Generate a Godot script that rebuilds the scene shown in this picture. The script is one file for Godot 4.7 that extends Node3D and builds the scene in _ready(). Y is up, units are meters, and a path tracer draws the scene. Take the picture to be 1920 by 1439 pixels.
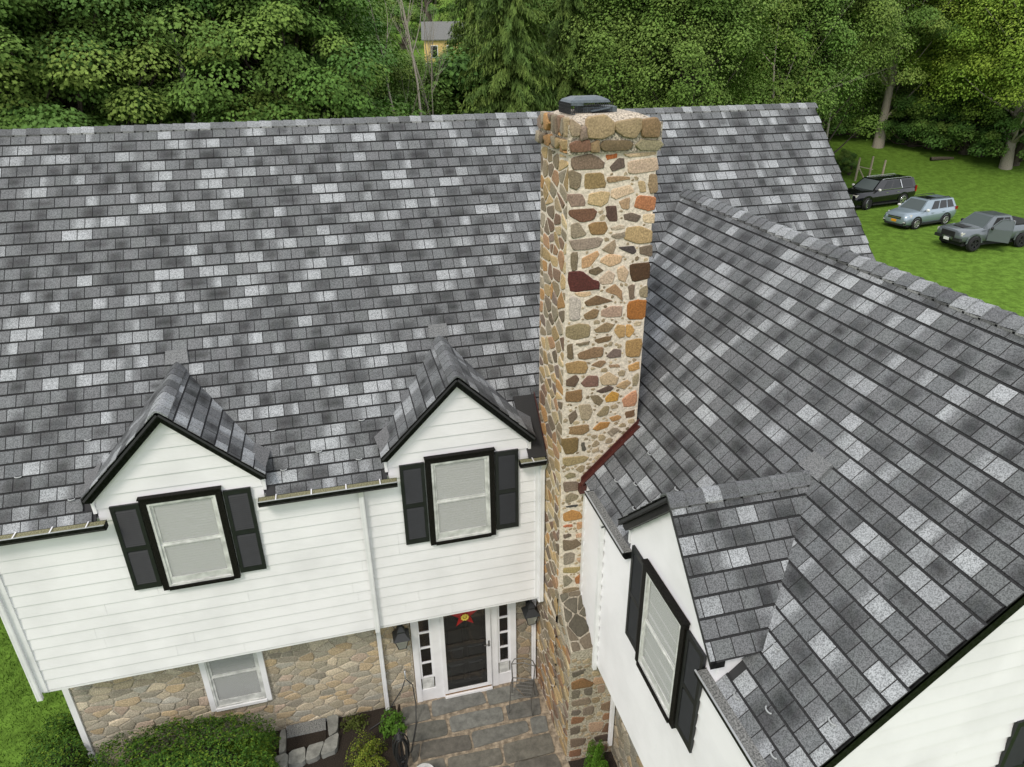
extends Node3D
# A clapboard house seen from the air: y is up, metres. x runs along the main ridge, z towards the camera, the front wall stands at z = 0.

const CAM := Vector3(-2.82, 11.127, 9.08)
const TURN := Vector3(-25.794, -14.163, -0.631)
const FOCAL := 1316.68
const E := 0.2032   # shingle exposure
const T := 0.2177   # shingle tab width
const EAVE := 5.292
const R2 := 0.70710678

var M := {}
var cam_basis: Basis
var taken := {}
var rng := RandomNumberGenerator.new()

class Geo:
	var v := PackedVector3Array()
	var n := PackedVector3Array()
	var c := PackedColorArray()
	var t := PackedVector2Array()
	var ix := PackedInt32Array()
	func put(p: Vector3, nn: Vector3, col: Color, u: Vector3, w: Vector3) -> void:
		v.append(p); n.append(nn); c.append(col); t.append(Vector2(p.dot(u), p.dot(w)))
	func face(pts: Array, cols: Array) -> void:   # convex, counter-clockwise seen from outside
		var nn := Vector3.ZERO
		for i in range(1, pts.size() - 1):
			nn += (pts[i] - pts[0]).cross(pts[i + 1] - pts[0])
		nn = nn.normalized()
		var u := Vector3.UP.cross(nn)
		u = Vector3.RIGHT if u.length_squared() < 0.001 else u.normalized()
		var w := nn.cross(u)
		var b := v.size()
		for i in pts.size():
			put(pts[i], nn, cols[i % cols.size()], u, w)
		for i in range(1, pts.size() - 1):
			ix.append(b); ix.append(b + i + 1); ix.append(b + i)
	func quad(a: Vector3, b: Vector3, d: Vector3, e: Vector3, col := Color.WHITE) -> void:
		face([a, b, d, e], [col])
	func tri(a: Vector3, b: Vector3, d: Vector3, col := Color.WHITE) -> void:
		face([a, b, d], [col])
	func hexa(p: Array, col := Color.WHITE) -> void:   # p[0..3] bottom, p[4..7] top, both counter-clockwise from above
		var o := Vector3.ZERO
		for q in p: o += q
		o /= 8.0
		for f in [[3, 2, 1, 0], [4, 5, 6, 7], [0, 1, 5, 4], [1, 2, 6, 5], [2, 3, 7, 6], [3, 0, 4, 7]]:
			var pts := [p[f[0]], p[f[1]], p[f[2]], p[f[3]]]
			var nn: Vector3 = (pts[1] - pts[0]).cross(pts[2] - pts[0])
			if nn.dot(pts[0] - o) < 0: pts.reverse()
			face(pts, [col])
	func box(lo: Vector3, hi: Vector3, col := Color.WHITE) -> void:
		hexa([Vector3(lo.x, lo.y, hi.z), Vector3(hi.x, lo.y, hi.z), Vector3(hi.x, lo.y, lo.z), Vector3(lo.x, lo.y, lo.z), Vector3(lo.x, hi.y, hi.z), Vector3(hi.x, hi.y, hi.z), Vector3(hi.x, hi.y, lo.z), Vector3(lo.x, hi.y, lo.z)], col)
	func obox(xf: Transform3D, s: Vector3, col := Color.WHITE) -> void:
		var h := s * 0.5
		var p := []
		for q in [Vector3(-h.x, -h.y, h.z), Vector3(h.x, -h.y, h.z), Vector3(h.x, -h.y, -h.z), Vector3(-h.x, -h.y, -h.z), Vector3(-h.x, h.y, h.z), Vector3(h.x, h.y, h.z), Vector3(h.x, h.y, -h.z), Vector3(-h.x, h.y, -h.z)]:
			p.append(xf * q)
		hexa(p, col)
	func bar(a: Vector3, b: Vector3, w: float, h: float, up := Vector3.UP, col := Color.WHITE) -> void:   # a straight beam
		var z := (b - a).normalized()
		var x := up.cross(z)
		x = (Vector3.RIGHT.cross(z) if x.length_squared() < 0.0001 else x).normalized()
		obox(Transform3D(Basis(x, z.cross(x), z), (a + b) * 0.5), Vector3(w, h, a.distance_to(b)), col)
	func prism(pts: Array, d: Vector3, col := Color.WHITE) -> void:   # convex outline pushed along d
		var nn: Vector3 = (pts[1] - pts[0]).cross(pts[2] - pts[0])
		var p := pts.duplicate()
		if nn.dot(d) < 0: p.reverse()
		var q := []
		for a in p: q.append(a + d)
		face(q, [col])
		for i in p.size():
			var j := (i + 1) % p.size()
			face([p[i], p[j], q[j], q[i]], [col])
		p.reverse()
		face(p, [col])
	func tube(path: Array, radii: Array, sides := 6, col := Color.WHITE) -> void:
		var ref := Vector3(0.31, 0.17, 0.93)
		var b := v.size()
		var run := 0.0
		for i in path.size():
			var d: Vector3 = (path[mini(i + 1, path.size() - 1)] - path[maxi(i - 1, 0)]).normalized()
			var x := ref.cross(d)
			x = x.normalized() if x.length_squared() > 0.001 else Vector3.UP.cross(d).normalized()
			var y := d.cross(x)
			ref = y.cross(x) * -1.0 if false else ref
			var r: float = radii[i % radii.size()] if radii.size() < path.size() else radii[i]
			if i > 0: run += path[i].distance_to(path[i - 1])
			for k in sides:
				var a := TAU * k / sides
				var o := x * cos(a) + y * sin(a)
				v.append(path[i] + o * r); n.append(o); c.append(col); t.append(Vector2(float(k) / sides, run))
		for i in path.size() - 1:
			for k in sides:
				var k2 := (k + 1) % sides
				var p := b + i * sides + k
				var q := b + i * sides + k2
				ix.append_array([p, p + sides, q, q, p + sides, q + sides])
		for e in [0, path.size() - 1]:
			for k in range(1, sides - 1):
				ix.append_array([b + e * sides, b + e * sides + k, b + e * sides + k + 1])
	func ball(o: Vector3, r: Vector3, seg := 8, rings := 6, col := Color.WHITE) -> void:
		var b := v.size()
		for i in rings + 1:
			var p := PI * i / rings
			for k in seg:
				var a := TAU * k / seg
				var d := Vector3(sin(p) * cos(a), cos(p), sin(p) * sin(a))
				v.append(o + d * r); n.append((d / r).normalized()); c.append(col); t.append(Vector2(k, i) * 0.1)
		for i in rings:
			for k in seg:
				var k2 := (k + 1) % seg
				ix.append_array([b + i * seg + k, b + (i + 1) * seg + k, b + i * seg + k2, b + i * seg + k2, b + (i + 1) * seg + k, b + (i + 1) * seg + k2])
	func smooth() -> void:   # averages the normals of vertices that lie together and face alike
		var at := {}
		for i in v.size():
			var k := Vector3i((v[i] * 2000.0).round())
			if not at.has(k): at[k] = []
			at[k].append(i)
		var m := n.duplicate()
		for k in at:
			for i in at[k]:
				var s := Vector3.ZERO
				for j in at[k]:
					if n[i].dot(n[j]) > 0.35: s += n[j]
				m[i] = s.normalized()
		n = m
	func mesh() -> ArrayMesh:
		var a := []
		a.resize(Mesh.ARRAY_MAX)
		a[Mesh.ARRAY_VERTEX] = v; a[Mesh.ARRAY_NORMAL] = n; a[Mesh.ARRAY_COLOR] = c; a[Mesh.ARRAY_TEX_UV] = t; a[Mesh.ARRAY_INDEX] = ix
		var m := ArrayMesh.new()
		m.add_surface_from_arrays(Mesh.PRIMITIVE_TRIANGLES, a)
		return m

# ---------------------------------------------------------------- nodes
func numbered(called: String, parent: Node) -> String:
	var k := str(parent.get_instance_id()) + called
	taken[k] = taken.get(k, -1) + 1
	return called if taken[k] == 0 else "%s_%03d" % [called, taken[k]]

func part(called: String, g, m: Material, parent: Node = self, label := "") -> MeshInstance3D:
	var o := MeshInstance3D.new()
	o.name = numbered(called, parent)
	o.mesh = g.mesh() if g is Geo else g
	o.material_override = m
	if label: o.set_meta("label", label)
	parent.add_child(o, true)
	return o

func group_node(called: String, parent: Node, xf := Transform3D.IDENTITY) -> Node3D:
	var o := Node3D.new()
	o.name = numbered(called, parent)
	o.transform = xf
	parent.add_child(o, true)
	return o

func tag(o: Node, label: String, category: String, group := "") -> Node:
	o.set_meta("label", label); o.set_meta("category", category)
	if group: o.set_meta("group", group)
	return o

func thing(called: String, label: String, category: String, xf := Transform3D.IDENTITY, group := "") -> Node3D:
	var o := group_node(called, self, xf)
	tag(o, label, category, group)
	return o

func struct(called: String, g, m: Material) -> MeshInstance3D:
	var o := part(called, g, m)
	o.set_meta("kind", "structure")
	return o

func at(p: Vector3, turn := 0.0) -> Transform3D:
	return Transform3D(Basis(Vector3.UP, turn), p)

# ---------------------------------------------------------------- photo directions (the ground gives the distance)
func ray(u: float, v: float) -> Vector3:
	return (cam_basis * Vector3((u - 960.0) / FOCAL, -(v - 719.5) / FOCAL, -1.0)).normalized()

func ground_px(u: float, v: float) -> Vector3:
	var d := ray(u, v)
	var p := CAM
	for i in 3000:
		p += d * 0.25
		if p.y < land(p.x, p.z): break
	return Vector3(p.x, land(p.x, p.z), p.z)

func bearing(u: float, dist: float) -> Vector3:   # a place DIST metres off, in the direction of picture column u, on the ground
	var d := ray(u, 150.0)
	d.y = 0
	d = d.normalized()
	var p := CAM + d * dist
	return Vector3(p.x, land(p.x, p.z), p.z)

func in_frame(p: Vector3) -> bool:
	var q := cam_basis.inverse() * (p - CAM)
	return q.z < -0.1 and absf(q.x / q.z) < 0.74 and absf(q.y / q.z) < 0.56

const LAND := [[-999.0, 0.0], [30.0, 0.0], [37.0, 0.42], [50.0, 0.62], [62.0, 2.8], [92.0, 7.5], [225.0, 28.0], [420.0, 52.0], [900.0, 60.0]]
func land(x: float, z: float) -> float:
	var q := -z * 0.8 + x * 0.6
	for i in range(1, LAND.size()):
		if q < LAND[i][0]:
			var f: float = (q - LAND[i - 1][0]) / (LAND[i][0] - LAND[i - 1][0])
			return lerpf(LAND[i - 1][1], LAND[i][1], f) - 0.03
	return 60.0

# ---------------------------------------------------------------- materials
func noise_tex(freq: float, octaves: int, lo: float, hi: float, seed_: int, size := 512, kind := FastNoiseLite.TYPE_SIMPLEX_SMOOTH, gain := 0.55) -> ImageTexture:
	return ImageTexture.create_from_image(noise_img(freq, octaves, lo, hi, seed_, size, kind, gain))

func noise_img(freq: float, octaves: int, lo: float, hi: float, seed_: int, size: int, kind: int, gain: float) -> Image:
	var f := FastNoiseLite.new()
	f.seed = seed_; f.noise_type = kind; f.frequency = freq; f.fractal_octaves = octaves; f.fractal_gain = gain
	if octaves <= 1: f.fractal_type = FastNoiseLite.FRACTAL_NONE
	var im := f.get_seamless_image(size, size)
	im.convert(Image.FORMAT_L8)
	var d := im.get_data()
	var lut := PackedByteArray()
	lut.resize(256)
	for i in 256: lut[i] = int(clampf(lerpf(lo, hi, i / 255.0), 0, 1) * 255.0)
	for i in d.size(): d[i] = lut[d[i]]
	return Image.create_from_data(size, size, false, Image.FORMAT_L8, d)

func mat(col: Color, rough := 0.8, extra := {}) -> StandardMaterial3D:   # col in linear values
	var m := StandardMaterial3D.new()
	m.albedo_color = col.linear_to_srgb()
	m.roughness = rough
	m.cull_mode = BaseMaterial3D.CULL_DISABLED
	for k in extra: m.set(k, extra[k])
	return m

func textured(col: Color, rough: float, tex: Texture2D, scale: float, bump: Texture2D = null, bump_cm := 0.3, world := true, vc := false) -> StandardMaterial3D:
	var m := mat(col, rough)
	m.albedo_texture = tex
	m.uv1_scale = Vector3.ONE * scale
	if world:
		m.uv1_triplanar = true
		m.uv1_world_triplanar = true
	if bump:
		m.heightmap_enabled = true
		m.heightmap_texture = bump
		m.heightmap_scale = bump_cm
	m.vertex_color_use_as_albedo = vc
	return m

func make_materials() -> void:
	var grain := noise_tex(0.34, 2, 0.50, 1.24, 11, 512, FastNoiseLite.TYPE_VALUE)
	var fine := noise_tex(0.12, 3, 0.0, 1.0, 12, 512)
	var soft := noise_tex(0.012, 5, 0.72, 1.08, 13, 512)
	var mottle := noise_tex(0.035, 5, 0.30, 1.32, 14, 512)
	var rough_h := noise_tex(0.03, 5, 0.0, 1.0, 15, 512)
	var dirt := noise_tex(0.006, 6, 0.93, 1.03, 16, 512)
	M.tab = textured(Color(1, 1, 1), 0.78, grain, 0.75, grain, 0.25, false, true)
	M.band = textured(Color(0.028, 0.028, 0.030), 0.97, grain, 0.75, null, 0, false)
	M.deck = mat(Color(0.03, 0.03, 0.032), 0.9)
	M.siding = textured(Color(0.845, 0.825, 0.852), 0.42, dirt, 0.21)
	M.white = textured(Color(0.81, 0.80, 0.82), 0.40, dirt, 0.4)
	M.old_white = textured(Color(0.70, 0.70, 0.68), 0.55, soft, 0.6)
	M.black = textured(Color(0.011, 0.011, 0.011), 0.42, mottle, 0.9)
	for k in ["black"]: M[k].metallic_specular = 0.25
	M.shutter = textured(Color(0.012, 0.013, 0.015), 0.5, soft, 1.0)
	M.trim = textured(Color(0.013, 0.0115, 0.010), 0.6, mottle, 1.6)
	M.trim.metallic_specular = 0.25
	M.stone = textured(Color(1, 1, 1), 0.9, noise_tex(0.035, 7, 0.62, 1.10, 21, 512, FastNoiseLite.TYPE_SIMPLEX_SMOOTH, 0.7), 1.6, rough_h, 0.4, true, true)
	M.mortar = textured(Color(0.84, 0.728, 0.60), 0.95, noise_tex(0.03, 7, 0.72, 1.08, 17, 512, FastNoiseLite.TYPE_SIMPLEX_SMOOTH, 0.72), 1.0, rough_h, 0.6)
	M.crown = textured(Color(0.62, 0.53, 0.42), 0.95, mottle, 1.3, rough_h, 0.8)
	M.stained = textured(Color(0.27, 0.235, 0.185), 0.95, mottle, 1.5, rough_h, 0.8)
	M.mortar_wall = textured(Color(0.58, 0.51, 0.405), 0.95, noise_tex(0.03, 6, 0.62, 1.10, 22), 1.5, rough_h, 0.8)
	M.flag = textured(Color(1, 1, 1), 0.8, noise_tex(0.012, 7, 0.72, 1.06, 18, 512, FastNoiseLite.TYPE_SIMPLEX_SMOOTH, 0.7), 0.7, rough_h, 0.2, true, true)
	M.joint = textured(Color(0.40, 0.325, 0.24), 0.95, noise_tex(0.012, 6, 0.60, 1.12, 23), 1.2, rough_h, 0.5)
	M.soil = textured(Color(0.055, 0.038, 0.026), 1.0, mottle, 3.0, rough_h, 3.0)
	M.debris = textured(Color(0.27, 0.255, 0.145), 0.95, mottle, 3.0)
	M.gutter_grey = textured(Color(0.22, 0.22, 0.21), 0.7, mottle, 2.0)
	M.steel = mat(Color(0.55, 0.56, 0.58), 0.35, {"metallic": 0.8})
	M.clear = mat(Color(0.34, 0.35, 0.355), 0.3)
	M.cap_metal = textured(Color(0.105, 0.13, 0.15), 0.45, soft, 3.0)
	M.dark_metal = mat(Color(0.02, 0.021, 0.023), 0.5)
	M.flash = textured(Color(0.085, 0.019, 0.014), 0.5, soft, 2.0)
	M.membrane = textured(Color(0.012, 0.011, 0.011), 0.6, mottle, 2.0)
	M.glass = mat(Color(0.02, 0.022, 0.022), 0.03, {"transparency": BaseMaterial3D.TRANSPARENCY_ALPHA})
	M.glass.albedo_color.a = 0.10
	M.blind = mat(Color(0.56, 0.56, 0.555), 0.8)
	M.mesh_screen = mat(Color(0.55, 0.55, 0.545), 0.85, {"transparency": BaseMaterial3D.TRANSPARENCY_ALPHA})
	M.mesh_screen.albedo_color.a = 0.30
	M.screen = mat(Color(0.33, 0.34, 0.33), 0.9)
	M.door = mat(Color(0.006, 0.006, 0.007), 0.35)
	M.red = mat(Color(0.36, 0.012, 0.012), 0.5)
	M.gold = mat(Color(0.80, 0.62, 0.10), 0.5)
	M.wood = textured(Color(0.30, 0.17, 0.07), 0.7, mottle, 2.0)
	M.post = textured(Color(0.58, 0.49, 0.37), 0.9, mottle, 2.0)
	M.hose = mat(Color(0.028, 0.028, 0.03), 0.45)
	M.iron = mat(Color(0.16, 0.155, 0.145), 0.5, {"metallic": 0.6})
	M.lamp_glass = mat(Color(0.55, 0.56, 0.5), 0.1, {"transparency": BaseMaterial3D.TRANSPARENCY_ALPHA})
	M.lamp_glass.albedo_color.a = 0.45
	M.bark = textured(Color(0.13, 0.105, 0.08), 0.95, mottle, 1.2, rough_h, 3.0)
	M.pale_bark = textured(Color(0.50, 0.44, 0.37), 0.95, mottle, 1.6)
	M.bleached = mat(Color(0.62, 0.57, 0.50), 0.9)
	M.dead_wood = textured(Color(0.28, 0.25, 0.22), 0.95, mottle, 1.6)
	M.leaf = mat(Color(1, 1, 1), 0.7, {"vertex_color_use_as_albedo": true, "metallic_specular": 0.22, "backlight_enabled": true, "backlight": Color(0.36, 0.48, 0.12)})
	M.needle = mat(Color(1, 1, 1), 0.7, {"vertex_color_use_as_albedo": true, "metallic_specular": 0.22, "backlight_enabled": true, "backlight": Color(0.18, 0.24, 0.06)})
	var lawn := textured(Color(0.142, 0.252, 0.038), 1.0, noise_tex(0.022, 8, 0.60, 1.12, 19, 1024, FastNoiseLite.TYPE_SIMPLEX_SMOOTH, 0.85), 0.06)
	lawn.metallic_specular = 0.1
	M.lawn = lawn
	M.rubber = mat(Color(0.012, 0.012, 0.013), 0.8)
	M.alloy = mat(Color(0.50, 0.50, 0.51), 0.3, {"metallic": 0.7})
	M.chrome = mat(Color(0.75, 0.76, 0.77), 0.12, {"metallic": 0.9})
	M.car_glass = mat(Color(0.012, 0.014, 0.016), 0.05)
	M.windscreen = mat(Color(0.10, 0.12, 0.125), 0.06)
	M.lens = mat(Color(0.62, 0.60, 0.56), 0.12)
	M.tail = mat(Color(0.28, 0.01, 0.01), 0.2)
	M.plate_yellow = mat(Color(0.75, 0.34, 0.01), 0.5)
	M.plate_white = mat(Color(0.8, 0.8, 0.8), 0.5)
	M.plastic = mat(Color(0.016, 0.016, 0.017), 0.6)
	M.white_cap = mat(Color(0.78, 0.78, 0.77), 0.25)

func paint(col: Color, rough := 0.28) -> StandardMaterial3D:
	return mat(col, rough, {"metallic": 0.35, "clearcoat_enabled": true, "clearcoat": 0.8, "clearcoat_roughness": 0.08})
const STONES_F := [[133,115,98,7,1980,51,1986,74,1977,88,1962,85,1952,15,1952,8,1961],[186,110,60,94,1981,118,1984,120,1976,99,1971],[105,92,82,105,1953,126,1973,139,1970,139,1951,116,1945],
	[196,177,152,154,1964,226,1971,231,1940,166,1935,157,1941],[133,122,98,1,1947,11,1949,30,1937,27,1915,22,1906,3,1914],[152,132,90,42,1942,84,1938,94,1918,91,1906,41,1902],
	[165,140,105,101,1932,156,1927,159,1922,104,1917],[150,132,100,211,1928,231,1927,234,1889,215,1888,211,1908],[185,165,125,183,1915,199,1913,202,1891,188,1891],
	[214,192,160,113,1899,156,1908,174,1892,128,1877,114,1883],[196,174,130,55,1890,82,1896,108,1891,99,1868,82,1862,52,1869],[150,130,115,3,1893,32,1893,42,1875,41,1864,10,1864,1,1879],
	[178,152,118,135,1869,160,1877,161,1853,147,1850],[185,125,85,182,1875,191,1879,230,1873,230,1845,210,1844,177,1852],[120,88,68,2,1857,64,1857,75,1845,65,1829,38,1826,5,1844],
	[95,75,65,101,1858,125,1857,133,1821,109,1825,104,1840],[115,102,90,149,1835,170,1836,193,1828,184,1814,153,1822],[150,140,118,11,1818,27,1822,47,1799,45,1790,12,1788],
	[150,122,80,56,1815,70,1821,98,1818,106,1802,95,1791,65,1794],[178,156,112,161,1801,195,1800,229,1786,229,1761,190,1760,156,1772,157,1789],[150,138,122,4,1781,77,1782,94,1777,83,1759,53,1755,17,1756],
	[160,145,120,101,1755,126,1773,131,1757,122,1738,95,1752],[190,178,155,116,1805,146,1810,151,1801,123,1799],[150,140,120,119,1786,153,1792,156,1778,128,1778],
	[205,185,150,137,1982,221,1985,221,1977,149,1976],[214,196,160,201,1832,230,1832,231,1811,206,1814],[128,118,95,10,1746,28,1748,29,1704,14,1703],
	[196,160,118,42,1732,81,1746,86,1736,62,1711,42,1706],[214,184,145,94,1724,110,1734,147,1731,144,1714,120,1706,95,1718],[80,72,70,142,1753,176,1752,187,1740,180,1733,150,1745],
	[120,108,90,201,1747,230,1750,232,1723,220,1726,202,1733],[110,98,75,62,1700,87,1704,98,1694,82,1687,65,1693],[92,48,42,7,1698,41,1695,68,1673,87,1665,90,1645,40,1647,10,1646,5,1670],
	[195,178,155,93,1673,116,1692,131,1681,126,1659,99,1658],[205,182,150,141,1694,157,1701,168,1684,162,1660,145,1666],[85,62,40,176,1703,231,1705,229,1661,185,1659,179,1681],
	[165,135,100,110,1641,135,1653,151,1637,159,1607,139,1626,113,1635],[125,108,92,174,1643,189,1648,192,1612,180,1610],[150,140,112,206,1632,228,1642,229,1611,211,1617],
	[120,98,70,54,1615,86,1627,133,1609,96,1604,59,1603],[170,112,52,177,1599,206,1603,228,1599,227,1550,177,1555],[190,184,172,10,1632,39,1623,40,1566,11,1568],
	[140,118,85,55,1578,80,1590,93,1583,83,1567,58,1565],[180,155,135,103,1584,130,1592,158,1591,155,1562,119,1564,102,1569],[152,140,105,4,1548,35,1553,69,1547,69,1515,28,1509,5,1516],
	[145,128,95,84,1533,113,1549,139,1542,123,1524,89,1524],[185,155,105,148,1539,170,1532,169,1504,157,1501,143,1520],[200,160,95,175,1534,187,1534,199,1518,183,1501,177,1508],
	[125,105,75,79,1503,135,1510,123,1494,95,1492],[125,115,92,33,1498,69,1500,67,1492,42,1491],[214,188,150,24,1640,61,1641,70,1632,41,1629],
	[170,140,90,175,1489,223,1493,222,1439,180,1442],[115,102,78,7,1495,22,1498,25,1456,9,1460],[140,115,85,40,1468,80,1479,110,1477,110,1453,60,1449,43,1454],
	[120,105,95,123,1451,141,1466,161,1463,160,1445,134,1443],[165,138,92,5,1443,35,1444,58,1439,67,1422,57,1408,12,1411],[150,125,95,78,1430,102,1438,119,1434,105,1418],
	[195,155,95,189,1412,219,1423,221,1399,196,1397],[165,140,110,133,1421,157,1421,162,1411,138,1414],[105,88,70,9,1391,32,1402,41,1390,33,1372,9,1375],
	[130,100,88,52,1379,71,1395,97,1391,99,1361,63,1364],[190,172,138,108,1388,130,1399,159,1381,152,1361,114,1366],[185,160,120,154,1354,187,1368,199,1358,182,1343],
	[160,150,120,205,1375,221,1385,220,1350,206,1350],[140,112,75,7,1355,53,1357,52,1321,10,1325],[95,80,70,97,1348,130,1357,146,1351,137,1344,115,1337],
	[195,150,70,128,1320,144,1338,163,1330,162,1308,130,1308],[200,150,115,179,1313,219,1336,220,1284,183,1286],[130,118,92,81,1334,102,1331,119,1312,108,1302,92,1311],
	[172,160,132,46,1308,79,1306,85,1283,78,1261,56,1264],[120,108,90,17,1277,35,1295,41,1271,23,1254],[150,138,105,103,1274,124,1292,138,1290,134,1269,112,1265],
	[125,98,70,189,1264,217,1270,216,1248,193,1249],[180,140,90,142,1254,164,1260,177,1249,154,1242],[180,135,75,93,1227,113,1243,143,1239,134,1225,105,1219],
	[150,125,88,10,1242,75,1242,78,1224,58,1213,11,1220],[150,140,120,138,1208,155,1220,172,1212,161,1199],[130,110,70,1,1206,45,1203,46,1163,36,1155,10,1155,1,1188],
	[95,92,80,58,1183,67,1183,72,1159,61,1159],[170,155,112,5,1144,64,1138,82,1131,73,1118,22,1113,7,1123],[148,140,108,10,1080,23,1086,42,1081,40,1071,18,1070],
	[130,115,100,8,1057,42,1052,67,1036,62,1025,10,1025],[148,140,115,18,1007,32,1013,53,1000,48,989,18,983],[140,128,90,69,991,78,998,88,992,86,979,69,980],
	[70,72,70,19,969,53,969,49,962,23,963],[180,165,135,94,1154,109,1159,113,1149,96,1145],[165,155,135,138,1205,156,1212,165,1205,153,1195],
	[185,140,80,8,946,34,951,57,941,68,919,45,915,14,916],[170,150,110,74,964,87,963,87,951,74,954],[190,120,85,13,899,38,897,37,889,15,892],
	[195,155,115,55,900,72,897,71,881,57,878],[130,120,112,84,901,94,901,94,874,84,878],[125,112,92,10,845,37,834,53,839,71,814,50,805,15,803],
	[110,98,85,12,863,35,863,33,854,16,851],[140,130,105,86,823,93,830,94,800,85,804],[205,170,140,52,857,78,857,74,844,55,845],
	[145,138,122,15,789,39,789,49,779,46,754,18,746],[195,165,135,59,761,91,768,89,749,68,745],[170,155,105,15,732,66,726,69,714,53,707,17,715],
	[185,105,55,71,729,80,733,88,719,79,715],[145,140,120,14,697,25,701,44,678,34,663,18,659],[175,120,75,56,682,69,696,71,659,58,660],
	[160,130,110,80,677,92,679,91,642,81,644],[145,132,105,15,645,51,644,69,637,68,615,44,609,16,608]]
const STONES_G := [[140,108,72,5,377,41,388,81,354,70,343,9,346],[105,100,88,7,423,50,425,40,410,10,401],[120,115,100,9,339,34,331,32,302,9,305],
	[115,110,98,48,335,76,334,75,304,55,310],[140,128,110,10,290,67,292,73,263,11,267],[115,108,98,12,248,40,239,35,221,10,225],
	[130,120,105,49,244,85,248,84,213,52,215],[145,108,80,10,214,56,203,48,182,11,182],[135,115,92,114,246,148,251,148,205,115,219],
	[175,150,125,74,169,127,156,115,116,76,125],[110,102,90,8,163,40,165,38,133,9,131],[110,85,65,121,110,137,145,154,143,154,103],
	[120,105,90,10,111,63,97,55,67,10,70],[135,100,75,9,50,47,49,46,16,9,21],[190,160,130,83,376,119,369,121,343,84,350],
	[165,145,125,96,335,121,331,120,302,100,304],[150,115,85,121,170,128,195,152,192,150,165],[80,68,58,95,94,145,90,147,56,105,66],
	[130,112,92,13,7,48,1,47,-35,11,-26],[120,100,82,70,49,142,41,144,3,77,18]]
const STONES_K := [[165,148,112,38,2068,85,2072,109,2053,106,2033,77,2023,44,2026,38,2043],[160,145,110,111,2057,172,2065,177,2045,160,2021,130,2028,112,2040],[140,118,85,177,2060,213,2063,223,2049,221,2019,180,2023],
	[165,150,125,1,2066,22,2051,21,2032,4,2031,0,2044],[140,125,110,22,2045,37,2048,40,2024,23,2019],[130,98,78,0,2016,46,2020,52,1995,1,1994],
	[150,130,95,53,2012,70,2017,71,1993,53,1993],[115,102,75,73,2004,84,2017,146,2014,158,2004,149,1994,81,1994],[150,145,115,166,2004,182,2015,231,2009,236,1999,224,1990,184,1991]]

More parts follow.
